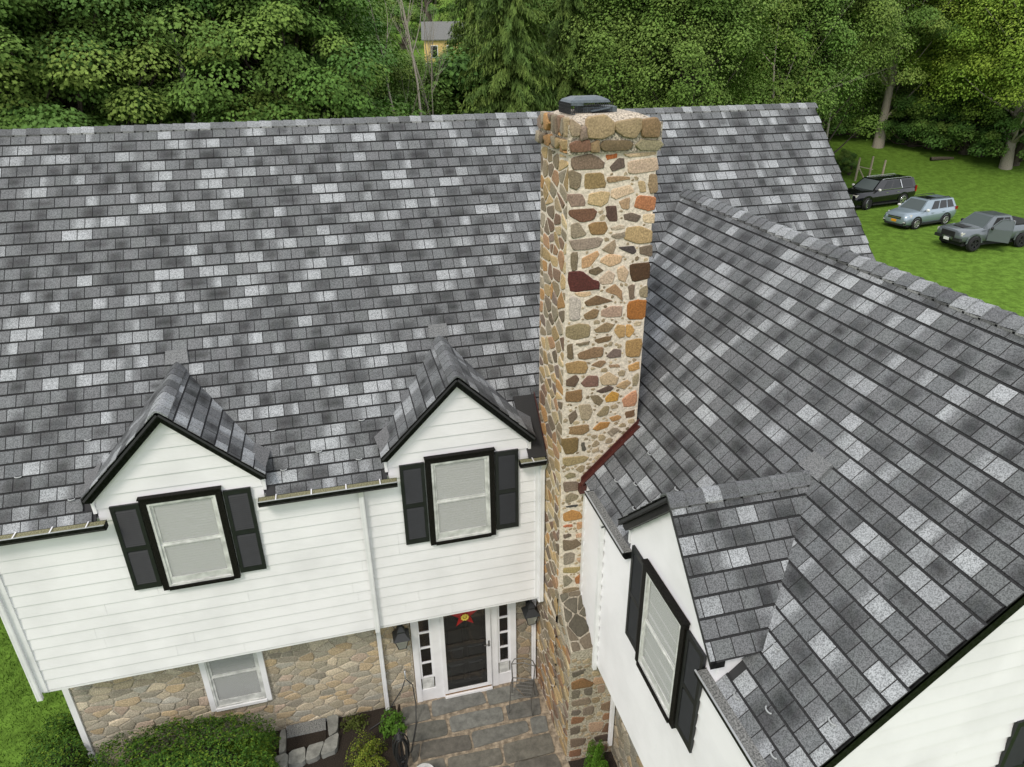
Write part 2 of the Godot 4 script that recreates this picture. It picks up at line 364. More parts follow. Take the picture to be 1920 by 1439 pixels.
# ---------------------------------------------------------------- shingles
func shingles(roof: Node3D, xf: Transform3D, o: Vector3, ux: Vector3, us: Vector3, ulen: float, rows: int, skip: Callable, most: int, seed_: int, first := 0.0) -> void:
	var r := RandomNumberGenerator.new()
	r.seed = seed_
	var nn := ux.cross(us)
	if nn.y < 0: nn = -nn
	var flip := ux.cross(us).dot(nn) < 0
	var bands := Geo.new()
	var tabs := []
	for row in rows:
		var s0 := row * E
		# colour drops along the course, each over one to three tabs: [middle, half width, kind, strength, height, spread, soft start, soft end]
		var drops := []
		var u := -r.randf() * T
		while u < ulen:
			var n := [1, 1, 2, 2, 2, 1][r.randi() % 6] as int
			var light := r.randf() < 0.42
			drops.append([u + n * T * 0.5, n * T * 0.5, light, r.randf_range(0.6, 1.0), r.randf_range(0.1, 0.7), r.randf_range(0.45, 1.0), r.randf() < 0.62, r.randf() < 0.62])
			u += n * T + T * r.randf_range(0.1, 2.0)
		var off := first + (0.5 * T if row % 2 else 0.0)
		var i := -1
		while true:
			var a := maxf(off + i * T, 0.0)
			var b := minf(off + (i + 1) * T, ulen)
			i += 1
			if a >= ulen - 0.02: break
			if b - a < 0.03: continue
			var mid := o + ux * (a + b) * 0.5 + us * (s0 + E * 0.5)
			if skip.call(mid): continue
			var q := [o + ux * a + us * s0 + nn * 0.008, o + ux * b + us * s0 + nn * 0.008, o + ux * b + us * (s0 + E) + nn * 0.001, o + ux * a + us * (s0 + E) + nn * 0.001]
			var w := [q[0] - nn * 0.012, q[1] - nn * 0.012, q[1], q[0]]
			if flip:
				q.reverse(); w.reverse()
			bands.face(q, [Color.WHITE]); bands.face(w, [Color.WHITE])
			# tone of the granules: a base grey with soft darker and lighter drops of colour
			var base := 0.176 * r.randf_range(0.90, 1.10)
			if r.randf() < 0.04: base = 0.32 * r.randf_range(0.85, 1.1)
			var mine := []
			for d in drops:
				if absf(d[0] - (a + b) * 0.5) < d[1] + T * 0.75: mine.append(d)
			var g := 0.0060
			var jb := r.randf_range(-0.002, 0.002)
			var tone := []
			for y in 3:
				for x in 5:
					var fu := a + (b - a) * x / 4.0
					var fs := y / 2.0
					var val := base
					for d in mine:
						var x0: float = clampf((fu - d[0]) / d[1], -1.0, 1.0)
						var inside: bool = absf((a + b) * 0.5 - d[0]) < d[1]
						if d[2]:
							if not inside: continue
							var k := 1.0
							if d[6]: k *= smoothstep(-1.05, -0.25, x0)
							if d[7]: k *= smoothstep(1.05, 0.25, x0)
							val = lerpf(val, 0.47, d[3] * k * (1.0 - 0.35 * absf(fs - d[4])))
						else:
							var du: float = (fu - d[0]) / (d[1] * 0.8 + T * 0.12)
							var ds: float = (fs - d[4]) / d[5]
							val = lerpf(val, 0.030, d[3] * exp(-du * du * du * du - ds * ds) * (1.0 if inside else 0.5))
					tone.append(val)
			tabs.append([a + g, b - g, s0 + jb, s0 + E * 0.868, tone, (xf * mid).distance_to(CAM) if in_frame(xf * mid) else 999.0])
	part("shingle_band", bands, M.band, roof)
	tabs.sort_custom(func(p, q): return p[5] < q[5])
	var rest := Geo.new()
	var has_rest := false
	for k in tabs.size():
		var tb = tabs[k]
		var g: Geo = Geo.new() if k < most else rest
		tab_into(g, o, ux, us, nn, flip, tb)
		if k < most: part("shingle", g, M.tab, roof)
		else: has_rest = true
	if has_rest:
		part("shingle_field", rest, M.tab, roof).set_meta("kind", "stuff")

func tab_into(g: Geo, o: Vector3, ux: Vector3, us: Vector3, nn: Vector3, flip: bool, tb: Array) -> void:
	var b := g.v.size()
	var pts := []
	for y in 3:
		for x in 5:
			var u: float = lerpf(tb[0], tb[1], x / 4.0)
			var s: float = lerpf(tb[2], tb[3], y / 2.0)
			var p := o + ux * u + us * s + nn * lerpf(0.0145, 0.0065, y / 2.0)
			var val: float = tb[4][y * 5 + x]
			pts.append(p)
			g.v.append(p); g.n.append(nn); g.c.append(Color(val * 0.965, val, val * 1.04)); g.t.append(Vector2(p.dot(ux), p.dot(us)))
	for y in 2:
		for x in 4:
			var i := b + y * 5 + x
			if flip: g.ix.append_array([i, i + 1, i + 6, i, i + 6, i + 5])
			else: g.ix.append_array([i, i + 6, i + 1, i, i + 5, i + 6])
	var own: float = tb[4][7]
	var e := Color(own, own, own)
	var down := nn * 0.009
	for f in [[0, 4], [10, 0], [4, 14]]:
		var q := [pts[f[0]] - down, pts[f[1]] - down, pts[f[1]], pts[f[0]]]
		if flip: q.reverse()
		g.face(q, [e])

func ridge_caps(roof: Node3D, a: Vector3, b: Vector3, half: float, side: Vector3, seed_: int, piece := 0.205, round_ := 0.05, lift := 0.030) -> void:
	# caps bent over a 45-degree ridge from a to b; each overlaps the next
	var r := RandomNumberGenerator.new()
	r.seed = seed_
	var d := (b - a).normalized()
	var n := int(a.distance_to(b) / piece)
	for i in n + 1:
		var g := Geo.new()
		var p0 := a + d * (i * piece)
		var p1 := a + d * minf((i + 1) * piece + 0.03, a.distance_to(b) + 0.02)
		var val := 0.19 * r.randf_range(0.6, 1.25)
		if r.randf() < 0.3: val = 0.36 * r.randf_range(0.85, 1.15)
		var prof := []
		for k in 9:
			var f := k / 4.0 - 1.0
			var w := f * half
			prof.append(side * w + Vector3.UP * (-sqrt(w * w + round_ * round_) + round_ * 0.55))
		for k in 8:
			var v2 := val * r.randf_range(0.95, 1.05)
			var c2 := Color(v2 * 0.965, v2, v2 * 1.04)
			var lo := Vector3.UP * 0.018
			var hi := Vector3.UP * lift
			var q := [p0 + prof[k] + hi, p0 + prof[k + 1] + hi, p1 + prof[k + 1] + lo, p1 + prof[k] + lo]
			var e := [p0 + prof[k] + lo * 0.2, p0 + prof[k + 1] + lo * 0.2, p0 + prof[k + 1] + hi, p0 + prof[k] + hi]
			if (q[1] - q[0]).cross(q[2] - q[0]).y < 0:
				q.reverse()
			g.face(q, [c2])
			g.face(e, [c2])
		for k in [0, 8]:
			g.face([p0 + prof[k], p1 + prof[k], p1 + prof[k] + Vector3.UP * 0.02, p0 + prof[k] + Vector3.UP * 0.03], [Color(val, val, val)])
		part("ridge_cap", g, M.tab, roof)

# ---------------------------------------------------------------- boards, gutters, pipes
func siding(wall: Node3D, y0: float, y1: float, span: Callable, deep := 0.019) -> void:   # in the wall's own axes: x along, y up, z out; span(y) gives [left, right]
	var y := y0
	while y < y1 - 0.01:
		var top := minf(y + E, y1)
		var lo: Array = span.call(y)
		var hi: Array = span.call(top)
		if lo[1] - lo[0] > 0.05:
			if hi[1] < hi[0]: hi = [(hi[0] + hi[1]) * 0.5, (hi[0] + hi[1]) * 0.5 + 0.001]
			# each course is laid in lengths that butt against one another
			var cuts := [0.0, 1.0]
			if lo[1] - lo[0] > 3.0 and is_equal_approx(lo[0], hi[0]) and is_equal_approx(lo[1], hi[1]):
				var f := rng.randf_range(0.2, 0.8)
				cuts = [0.0, f, 1.0]
				if lo[1] - lo[0] > 6.0: cuts = [0.0, f * 0.5, 0.5 + f * 0.4, 1.0]
			for i in cuts.size() - 1:
				var g := Geo.new()
				var gap := 0.0012
				var lip := deep + rng.randf_range(-0.0015, 0.0015)
				var a := Vector3(lerpf(lo[0], lo[1], cuts[i]) + gap, y, lip)
				var b := Vector3(lerpf(lo[0], lo[1], cuts[i + 1]) - gap, y, lip)
				var d := Vector3(lerpf(hi[0], hi[1], cuts[i + 1]) - gap, top, 0.003)
				var e := Vector3(lerpf(hi[0], hi[1], cuts[i]) + gap, top, 0.003)
				if cuts.size() > 2:
					d.x = minf(d.x, b.x) if i < cuts.size() - 2 else d.x
					b.x = d.x if i < cuts.size() - 2 else b.x
					a.x = e.x if i > 0 else a.x
				g.quad(a, b, d, e)
				g.quad(a - Vector3(0, 0, 0.03), b - Vector3(0, 0, 0.03), b, a)
				g.quad(a - Vector3(0, 0, 0.03), a, e, e - Vector3(0, 0, 0.01))
				g.quad(b, b - Vector3(0, 0, 0.03), d - Vector3(0, 0, 0.01), d)
				part("siding_board", g, M.siding, wall)
		y = top

func gutter(house: Node3D, a: Vector3, b: Vector3, out: Vector3, inside: Material, straps: int) -> void:
	# a and b: the bottom of the back of the trough
	var gt := group_node("gutter", house)
	var d := (b - a).normalized()
	var g := Geo.new()
	var up := Vector3.UP
	var w := out * 0.135
	g.prism([a, b, b + w * 0.75, a + w * 0.75], up * 0.008)
	g.prism([a, b, b + up * 0.10, a + up * 0.10], out * 0.004)
	g.prism([a + w * 0.75, b + w * 0.75, b + w + up * 0.05, a + w + up * 0.05], out * 0.006)
	g.prism([a + w + up * 0.05, b + w + up * 0.05, b + w + up * 0.105, a + w + up * 0.105], out * 0.006)
	for e in [a, b]:
		g.prism([e, e + w * 0.75, e + w + up * 0.05, e + w + up * 0.105, e + up * 0.105], d * 0.004)
	part("trough", g, M.black, gt)
	var g2 := Geo.new()
	g2.prism([a + w * 0.95 + up * 0.106, b + w * 0.95 + up * 0.106, b + w * 1.09 + up * 0.106, a + w * 1.09 + up * 0.106], up * 0.008)
	part("rim", g2, M.clear, gt)
	var g3 := Geo.new()
	var n := maxi(2, int(a.distance_to(b) / 0.25))
	for i in n:
		var p := a.lerp(b, i / float(n)) + out * 0.006
		var q := a.lerp(b, (i + 1) / float(n)) + out * 0.006
		g3.quad(p + up * 0.098, q + up * 0.098, q + w * 0.96 + up * 0.094, p + w * 0.96 + up * 0.094)
	part("debris", g3, inside, gt)
	for i in straps:
		var p := a.lerp(b, (i + 0.5) / straps)
		var s := Geo.new()
		s.bar(p + up * 0.115, p + w * 1.04 + up * 0.116, 0.016, 0.005)
		part("strap", s, M.white, gt)

func pipe(house: Node3D, path: Array, called := "downspout", w := 0.075, dp := 0.055, wide := Vector3.RIGHT) -> Node3D:
	var o := group_node(called, house)
	var g := Geo.new()
	for i in path.size() - 1:
		var a: Vector3 = path[i]
		var b: Vector3 = path[i + 1]
		var z := (b - a).normalized()
		var y := z.cross(wide).normalized()
		var len := a.distance_to(b) + 0.03
		g.obox(Transform3D(Basis(wide, y, wide.cross(y)), (a + b) * 0.5), Vector3(w, dp, len))
		# two ribs along the front
		for s in [-0.28, 0.28]:
			g.obox(Transform3D(Basis(wide, y, wide.cross(y)), (a + b) * 0.5 + wide * w * s), Vector3(w * 0.16, dp + 0.008, len - 0.01))
	part("pipe", g, M.white, o)
	return o

# ---------------------------------------------------------------- windows
func window_unit(house: Node3D, xf: Transform3D, w: float, h: float, trim: Material, tw := 0.085, low := false, glazed := true) -> void:
	# xf: the middle of the sill line, x to the right, y up, z out of the wall
	var wd := group_node("window", house, xf)
	var g := Geo.new()
	var x := w * 0.5
	for s in [-1, 1]:
		g.box(Vector3(s * x - (tw if s > 0 else 0.0), -0.02, 0), Vector3(s * x + (0.0 if s > 0 else tw), h - tw, 0.055))
	g.box(Vector3(-x, h - tw, 0), Vector3(x, h, 0.058))
	g.box(Vector3(-x - 0.01, h, 0), Vector3(x + 0.01, h + 0.022, 0.08))
	g.box(Vector3(-x + tw, -0.02, 0), Vector3(x - tw, 0.035, 0.075))
	part("trim", g, trim, wd)
	var ix := x - tw
	var f := Geo.new()
	var fw := 0.032
	for s in [-1, 1]:
		f.box(Vector3(s * ix - (fw if s > 0 else 0.0), 0.035, 0), Vector3(s * ix + (0.0 if s > 0 else fw), h - tw, 0.05))
	f.box(Vector3(-ix + fw, h - tw - fw, 0), Vector3(ix - fw, h - tw, 0.05))
	f.box(Vector3(-ix + fw, 0.035, 0), Vector3(ix - fw, 0.035 + fw, 0.052))
	part("frame", f, M.old_white, wd)
	var mid := (h - tw) * 0.51
	var y0 := 0.035 + fw
	var y1 := h - tw - fw
	var sx := ix - fw
	var sw := 0.035
	for up in [true, false]:
		var a := mid if up else y0
		var b := y1 if up else mid
		var z := 0.022 if up else 0.033
		var sash := Geo.new()
		sash.box(Vector3(-sx, a, 0.01), Vector3(-sx + sw, b, z))
		sash.box(Vector3(sx - sw, a, 0.01), Vector3(sx, b, z))
		sash.box(Vector3(-sx + sw, b - sw * (0.6 if not up else 1.0), 0.01), Vector3(sx - sw, b, z))
		sash.box(Vector3(-sx + sw, a, 0.01), Vector3(sx - sw, a + (0.115 if not up else sw), z))
		part("sash", sash, M.old_white, wd)
		var p := Geo.new()
		p.box(Vector3(-sx + sw, a + 0.03, z - 0.008), Vector3(sx - sw, b - 0.015, z - 0.005))
		part("pane", p, M.mesh_screen, wd)
	# cellular shade behind the glass, one fold after another
	var bl := Geo.new()
	var y := y0
	var bot := y0 + 0.10
	while y < y1:
		var t := minf(y + 0.045, y1)
		if y > bot:
			bl.quad(Vector3(-sx, y, 0.004), Vector3(sx, y, 0.004), Vector3(sx, (y + t) * 0.5, 0.006), Vector3(-sx, (y + t) * 0.5, 0.006))
			bl.quad(Vector3(-sx, (y + t) * 0.5, 0.006), Vector3(sx, (y + t) * 0.5, 0.006), Vector3(sx, t, 0.004), Vector3(-sx, t, 0.004))
		y = t
	bl.quad(Vector3(-sx, y0, 0.003), Vector3(sx, y0, 0.003), Vector3(sx, y1, 0.003), Vector3(-sx, y1, 0.003))
	part("blind", bl, M.screen if low else M.blind, wd)

func shutter(house: Node3D, xf: Transform3D, w: float, h: float) -> void:   # xf: lower left corner
	var sh := group_node("shutter", house, xf)
	var g := Geo.new()
	var s := 0.052
	g.box(Vector3(0, 0, 0), Vector3(s, h, 0.034))
	g.box(Vector3(w - s, 0, 0), Vector3(w, h, 0.034))
	g.box(Vector3(s, 0, 0.001), Vector3(w - s, 0.09, 0.032))
	g.box(Vector3(s, h - 0.075, 0.001), Vector3(w - s, h, 0.032))
	g.box(Vector3(s, h * 0.47, 0.001), Vector3(w - s, h * 0.47 + 0.075, 0.032))
	g.box(Vector3(s, 0.02, 0), Vector3(w - s, h - 0.02, 0.006))
	part("frame", g, M.shutter, sh)
	var l := Geo.new()
	for span in [[0.095, h * 0.47 - 0.005], [h * 0.47 + 0.08, h - 0.08]]:
		var y: float = span[0]
		while y < span[1] - 0.028:
			l.hexa([Vector3(s, y, 0.03), Vector3(w - s, y, 0.03), Vector3(w - s, y + 0.004, 0.026), Vector3(s, y + 0.004, 0.026), Vector3(s, y + 0.03, 0.012), Vector3(w - s, y + 0.03, 0.012), Vector3(w - s, y + 0.034, 0.008), Vector3(s, y + 0.034, 0.008)])
			y += 0.036
	part("louvers", l, M.shutter, sh).set_meta("kind", "stuff")

# ---------------------------------------------------------------- stones
func chaikin(p: PackedVector2Array, keep := 0.28) -> PackedVector2Array:
	var q := PackedVector2Array()
	for i in p.size():
		var a := p[i]
		var b := p[(i + 1) % p.size()]
		q.append(a.lerp(b, keep)); q.append(a.lerp(b, 1.0 - keep))
	return q

func clip_half(p: PackedVector2Array, o: Vector2, n: Vector2) -> PackedVector2Array:   # keeps the side where (x - o) . n < 0
	var q := PackedVector2Array()
	for i in p.size():
		var a := p[i]
		var b := p[(i + 1) % p.size()]
		var da := (a - o).dot(n)
		var db := (b - o).dot(n)
		if da < 0: q.append(a)
		if (da < 0) != (db < 0): q.append(a.lerp(b, da / (da - db)))
	return q

func cells(w: float, h: float, cw: float, ch: float, r: RandomNumberGenerator) -> Array:   # irregular stones that fill w x h
	var seeds := []
	var rows := int(ceil(h / ch)) + 1
	for j in range(-1, rows + 1):
		var x := -cw + r.randf() * cw
		while x < w + cw:
			seeds.append(Vector2(x, (j + 0.5) * ch + r.randf_range(-0.42, 0.42) * ch))
			x += cw * r.randf_range(0.38, 1.8)
	var stretch := Vector2(ch / cw * 1.15, 1.0)
	var out := []
	for a in seeds:
		if a.x < -cw * 0.3 or a.x > w + cw * 0.3 or a.y < -ch * 0.3 or a.y > h + ch * 0.3: continue
		var p := PackedVector2Array([Vector2(0, 0), Vector2(w, 0), Vector2(w, h), Vector2(0, h)])
		for b in seeds:
			if b == a or absf(b.x - a.x) > cw * 3.2 or absf(b.y - a.y) > ch * 3.2: continue
			var d: Vector2 = (b - a) * stretch
			p = clip_half(p, (a + b) * 0.5, d * stretch)
			if p.size() < 3: break
		if p.size() >= 3: out.append(p)
	return out

func inset(p: PackedVector2Array, by: float) -> PackedVector2Array:
	var c := Vector2.ZERO
	for a in p: c += a
	c /= p.size()
	var q := p
	for i in p.size():
		var a := p[i]
		var b := p[(i + 1) % p.size()]
		var n := Vector2((b - a).y, -(b - a).x).normalized()
		if n.dot(c - a) > 0: n = -n
		q = clip_half(q, a - n * by, n)
		if q.size() < 3: return q
	return q

func stone(parent: Node3D, p: PackedVector2Array, fr: Transform3D, col: Color, rise: float, r: RandomNumberGenerator, into: Geo = null) -> void:
	# an uneven rounded stone: outline p in the frame's xy, proud of it by rise along z
	var g: Geo = Geo.new() if into == null else into
	var c := Vector2.ZERO
	for a in p: c += a
	c /= p.size()
	var n := p.size()
	var b := g.v.size()
	var tilt := Vector2(r.randf_range(-1, 1), r.randf_range(-1, 1)) * 0.05
	var rings := [[1.0, -0.02], [0.985, rise * 0.7], [0.88, rise]]
	for k in rings.size():
		for i in n:
			var q: Vector2 = c + (p[i] - c) * rings[k][0]
			var z: float = rings[k][1] + (0.0 if k == 0 else (q - c).dot(tilt) + r.randf_range(-0.16, 0.16) * rise * (1.0 if k == 2 else 0.4))
			g.v.append(fr * Vector3(q.x, q.y, z))
	g.v.append(fr * Vector3(c.x, c.y, rise * r.randf_range(0.95, 1.25)))
	var m := n * 3 + 1
	var acc := PackedVector3Array()
	acc.resize(m)
	var tris := []
	for k in 2:
		for i in n:
			var j := (i + 1) % n
			tris.append([k * n + i, k * n + j, (k + 1) * n + j]); tris.append([k * n + i, (k + 1) * n + j, (k + 1) * n + i])
	for i in n: tris.append([2 * n + i, 2 * n + (i + 1) % n, 3 * n])
	var out := fr.basis.z
	for f in tris:
		var nn: Vector3 = (g.v[b + f[1]] - g.v[b + f[0]]).cross(g.v[b + f[2]] - g.v[b + f[0]])
		if nn.dot(g.v[b + f[0]] - fr * Vector3(c.x, c.y, -0.05)) < 0:
			nn = -nn
			g.ix.append_array([b + f[0], b + f[1], b + f[2]])
		else:
			g.ix.append_array([b + f[0], b + f[2], b + f[1]])
		for k in f: acc[k] += nn
	for k in m:
		var nn := acc[k].normalized()
		g.n.append(nn if nn != Vector3.ZERO else out)
		g.c.append(col * r.randf_range(0.9, 1.1)); g.t.append(Vector2(g.v[b + k].x, g.v[b + k].y))
	if into == null: part("stone", g, M.stone, parent)

func srgb(a, b, c) -> Color:
	return Color8(int(a), int(b), int(c)).srgb_to_linear()

const CHIMNEY_TONES := [[150, 132, 105], [165, 140, 100], [135, 120, 98], [178, 152, 112], [120, 105, 88], [150, 138, 120], [170, 130, 85], [125, 100, 82], [185, 165, 130], [140, 128, 108], [130, 112, 100], [160, 125, 95]]
const WALL_TONES := [[166, 152, 130], [160, 150, 130], [154, 147, 133], [172, 158, 134], [150, 142, 126], [184, 170, 148], [164, 146, 120], [158, 153, 142], [168, 150, 134], [190, 178, 158], [146, 138, 124], [174, 154, 124], [156, 148, 133], [168, 156, 136]]

func stone_face(parent: Node3D, w: float, h: float, fr: Transform3D, cw: float, ch: float, gap: float, tones: Array, dark: float, rise: float, seed_: int, most := 300, keep: Callable = func(_p): return true) -> void:
	var r := RandomNumberGenerator.new()
	r.seed = seed_
	var made := 0
	var rest := Geo.new()
	for p in cells(w, h, cw, ch, r):
		var q := inset(p, gap * r.randf_range(0.6, 1.5))
		if q.size() < 3: continue
		var c := Vector2.ZERO
		for a in q: c += a
		c /= q.size()
		if not keep.call(c): continue
		var lo := q[0]
		var hi := q[0]
		for a in q:
			lo = lo.min(a); hi = hi.max(a)
		if hi.x - lo.x < 0.035 or hi.y - lo.y < 0.03: continue
		q = chaikin(q, 0.14)
		if q.size() > 14: q = PackedVector2Array(Array(q).filter(func(a): return r.randf() < 0.8))
		for i in q.size(): q[i] += Vector2(r.randf_range(-1, 1), r.randf_range(-1, 1)) * 0.006
		var k = tones[r.randi() % tones.size()]
		var col := srgb(k[0], k[1], k[2]) * (dark * 1.25 * r.randf_range(0.8, 1.15))
		col.a = 1
		made += 1
		stone(parent, q, fr, col, rise * r.randf_range(0.6, 1.3), r, null if made <= most else rest)
	if made > most: part("stonework", rest, M.stone, parent).set_meta("kind", "stuff")

func ragged(p: PackedVector2Array, by: float, r: RandomNumberGenerator) -> PackedVector2Array:   # broken, uneven edge
	var q := chaikin(p, 0.12)
	if q.size() < 9: q = chaikin(q, 0.27)
	for i in q.size(): q[i] += Vector2(r.randf_range(-1, 1), r.randf_range(-1, 1)) * by
	return q

func traced(parent: Node3D, data: Array, fr: Transform3D, rise: float, seed_: int, fill := Rect2(), fills := 0) -> void:
	var r := RandomNumberGenerator.new()
	r.seed = seed_
	var all := []
	for d in data:
		var p := PackedVector2Array()
		for i in range(3, d.size(), 2): p.append(Vector2(d[i], d[i + 1]) / 200.0)
		var mid := Vector2.ZERO
		for a in p: mid += a / p.size()
		for i in p.size(): p[i] += (p[i] - mid).normalized() * 0.017
		all.append(p)
		var grey: float = (d[0] + d[1] + d[2]) / 3.0
		var col := srgb(lerpf(d[0], grey, 0.04), lerpf(d[1], grey, 0.04), lerpf(d[2], grey, 0.04)) * 1.14
		col = Color(col.r * 1.06, col.g * 0.985, col.b * 0.99)
		stone(parent, ragged(p, 0.0085, r), fr, col, rise * r.randf_range(0.6, 1.4), r)
	# chips and half-buried stones in the wide joints between
	for k in fills:
		var c := fill.position + Vector2(r.randf(), r.randf()) * fill.size
		var room := 0.085
		for p in all:
			if Geometry2D.is_point_in_polygon(c, p):
				room = 0
				break
			for i in p.size():
				room = minf(room, c.distance_to(Geometry2D.get_closest_point_to_segment(c, p[i], p[(i + 1) % p.size()])) - 0.006)
			if room < 0.018: break
		if room < 0.018: continue
		var q := PackedVector2Array()
		var n := r.randi_range(5, 7)
		var wide := r.randf_range(1.0, 1.5)
		for i in n:
			var a := TAU * (i + r.randf() * 0.6) / n
			q.append(c + Vector2(cos(a) * wide, sin(a)) * room * r.randf_range(0.6, 0.95))
		all.append(q)
		var t = [[206, 184, 150], [190, 168, 134], [176, 156, 128], [160, 140, 112], [198, 178, 148]][r.randi() % 5]
		var col := srgb(t[0], t[1], t[2]) * r.randf_range(0.7, 1.15)
		col.a = 1
		stone(parent, ragged(q, 0.004, r), fr, col, rise * 0.6, r)

# ---------------------------------------------------------------- the house
const WING := Transform3D(Basis(Vector3(0, 0, 1), Vector3(0, 1, 0), Vector3(-1, 0, 0)), Vector3.ZERO)   # x to the right, z out, on a wall that faces -x
const DORMERS := [-5.32, -1.372]
const WING_WALL := 0.38
const WING_DORMER := 3.60
const WING_RIDGE := 3.689
const WING_TOP := 8.64
const GABLE := 5.75
const LEFT := -7.886
const RIGHT := 7.0
const FLOOR2 := 2.415

func wing_height(x: float) -> float:
	return EAVE + x - 0.341 if x < WING_RIDGE else WING_TOP - (x - WING_RIDGE)

func skip_main(p: Vector3) -> bool:
	for d in DORMERS:
		if absf(p.x - d) < 1.16 and 6.9 - absf(p.x - d) > p.y + 0.2: return true
	if p.x > 0.36 and p.x < 7.1 and wing_height(p.x) > p.y + 0.22: return true
	return p.x > 0.1 and p.x < 1.03 and p.z > -0.28

func skip_wing(p: Vector3) -> bool:
	if absf(p.z - WING_DORMER) < 1.16 and 6.9 - absf(p.z - WING_DORMER) > p.y + 0.2: return true
	if EAVE + 0.12 - p.z > p.y + 0.22: return true
	return p.x < 1.03 and p.z < 0.72

func dormer(house: Node3D, xf: Transform3D, seed_: int, eave_out := 0.12) -> void:
	var dm := group_node("dormer", house, xf)
	var g := Geo.new()
	g.prism([Vector3(-1.085, 5.0, 0), Vector3(1.085, 5.0, 0), Vector3(1.085, 5.62, 0), Vector3(0, 6.705, 0), Vector3(-1.085, 5.62, 0)], Vector3(0, 0, -1.2))
	part("wall", g, M.siding, dm)
	siding(dm, FLOOR2 + 14 * E, 6.68, func(y): return [-minf(1.085, 6.72 - y), minf(1.085, 6.72 - y)])
	for s in [-1, 1]:
		var d := Geo.new()
		d.prism([Vector3(s * 1.165, 5.705, 0.165), Vector3(s * 1.165, 5.705, -0.55), Vector3(0, 6.87, -1.62), Vector3(0, 6.87, 0.165)], Vector3(-s * 0.02, -0.02, 0))
		part("roof_deck", d, M.deck, dm)
		var b := Geo.new()
		b.prism([Vector3(s * 1.165, 5.70, 0.0), Vector3(0, 6.865, 0.0), Vector3(0, 6.70, 0.0), Vector3(s * 1.085, 5.615, 0.0), Vector3(s * 1.165, 5.625, 0.0)], Vector3(0, 0, 0.10))
		part("rake_board", b, M.black, dm)
		var b2 := Geo.new()
		b2.prism([Vector3(s * 1.175, 5.715, 0.10), Vector3(0, 6.875, 0.10), Vector3(0, 6.80, 0.10), Vector3(s * 1.175, 5.64, 0.10)], Vector3(0, 0, 0.06))
		part("drip_edge", b2, M.black, dm)
		var w := Geo.new()
		if eave_out > 0.1 or s < 0: w.box(Vector3(minf(s * 1.085, s * 1.13), 5.40, -0.12), Vector3(maxf(s * 1.085, s * 1.13), 5.60, 0.028))
		if w.v.size(): part("cornice_return", w, M.white, dm)
		var us := Vector3(-s, 1, 0) * R2
		var skip := func(p): return p.y < EAVE + eave_out - p.z - 0.2
		shingles(dm, xf, Vector3(s * 1.165, 5.735, 0.175), Vector3(0, 0, -1), us, 1.66, 8, skip, 60, seed_ + s, 0.06)
	var sad := Geo.new()
	sad.prism([Vector3(-0.17, 6.86, EAVE + eave_out - 6.86), Vector3(0.17, 6.86, EAVE + eave_out - 6.86), Vector3(0.15, 7.02, EAVE + eave_out - 7.02), Vector3(-0.15, 7.02, EAVE + eave_out - 7.02)], Vector3(0, 0.03, 0.03), Color(0.20, 0.205, 0.21))
	part("saddle_shingle", sad, M.tab, dm)
	ridge_caps(dm, Vector3(0, 6.90, 0.18), Vector3(0, 6.90, -1.58), 0.125, Vector3.RIGHT, seed_ + 5, 0.2, 0.03)
	if eave_out < 0.1: return
	# three-cornered shingles laid where the dormer's eaves run out on the main slope
	for s in [-1, 1]:
		var f := Geo.new()
		var v1 := 0.17
		f.prism([Vector3(s * 1.15, 5.73, 0.14), Vector3(s * 1.225, 5.80, -0.35), Vector3(s * 1.02, 5.91, -0.46), Vector3(s * 1.0, 5.90, -0.1)], Vector3(0, 0.012, 0), Color(v1, v1, v1 * 1.03))
		part("flared_shingle", f, M.tab, dm)

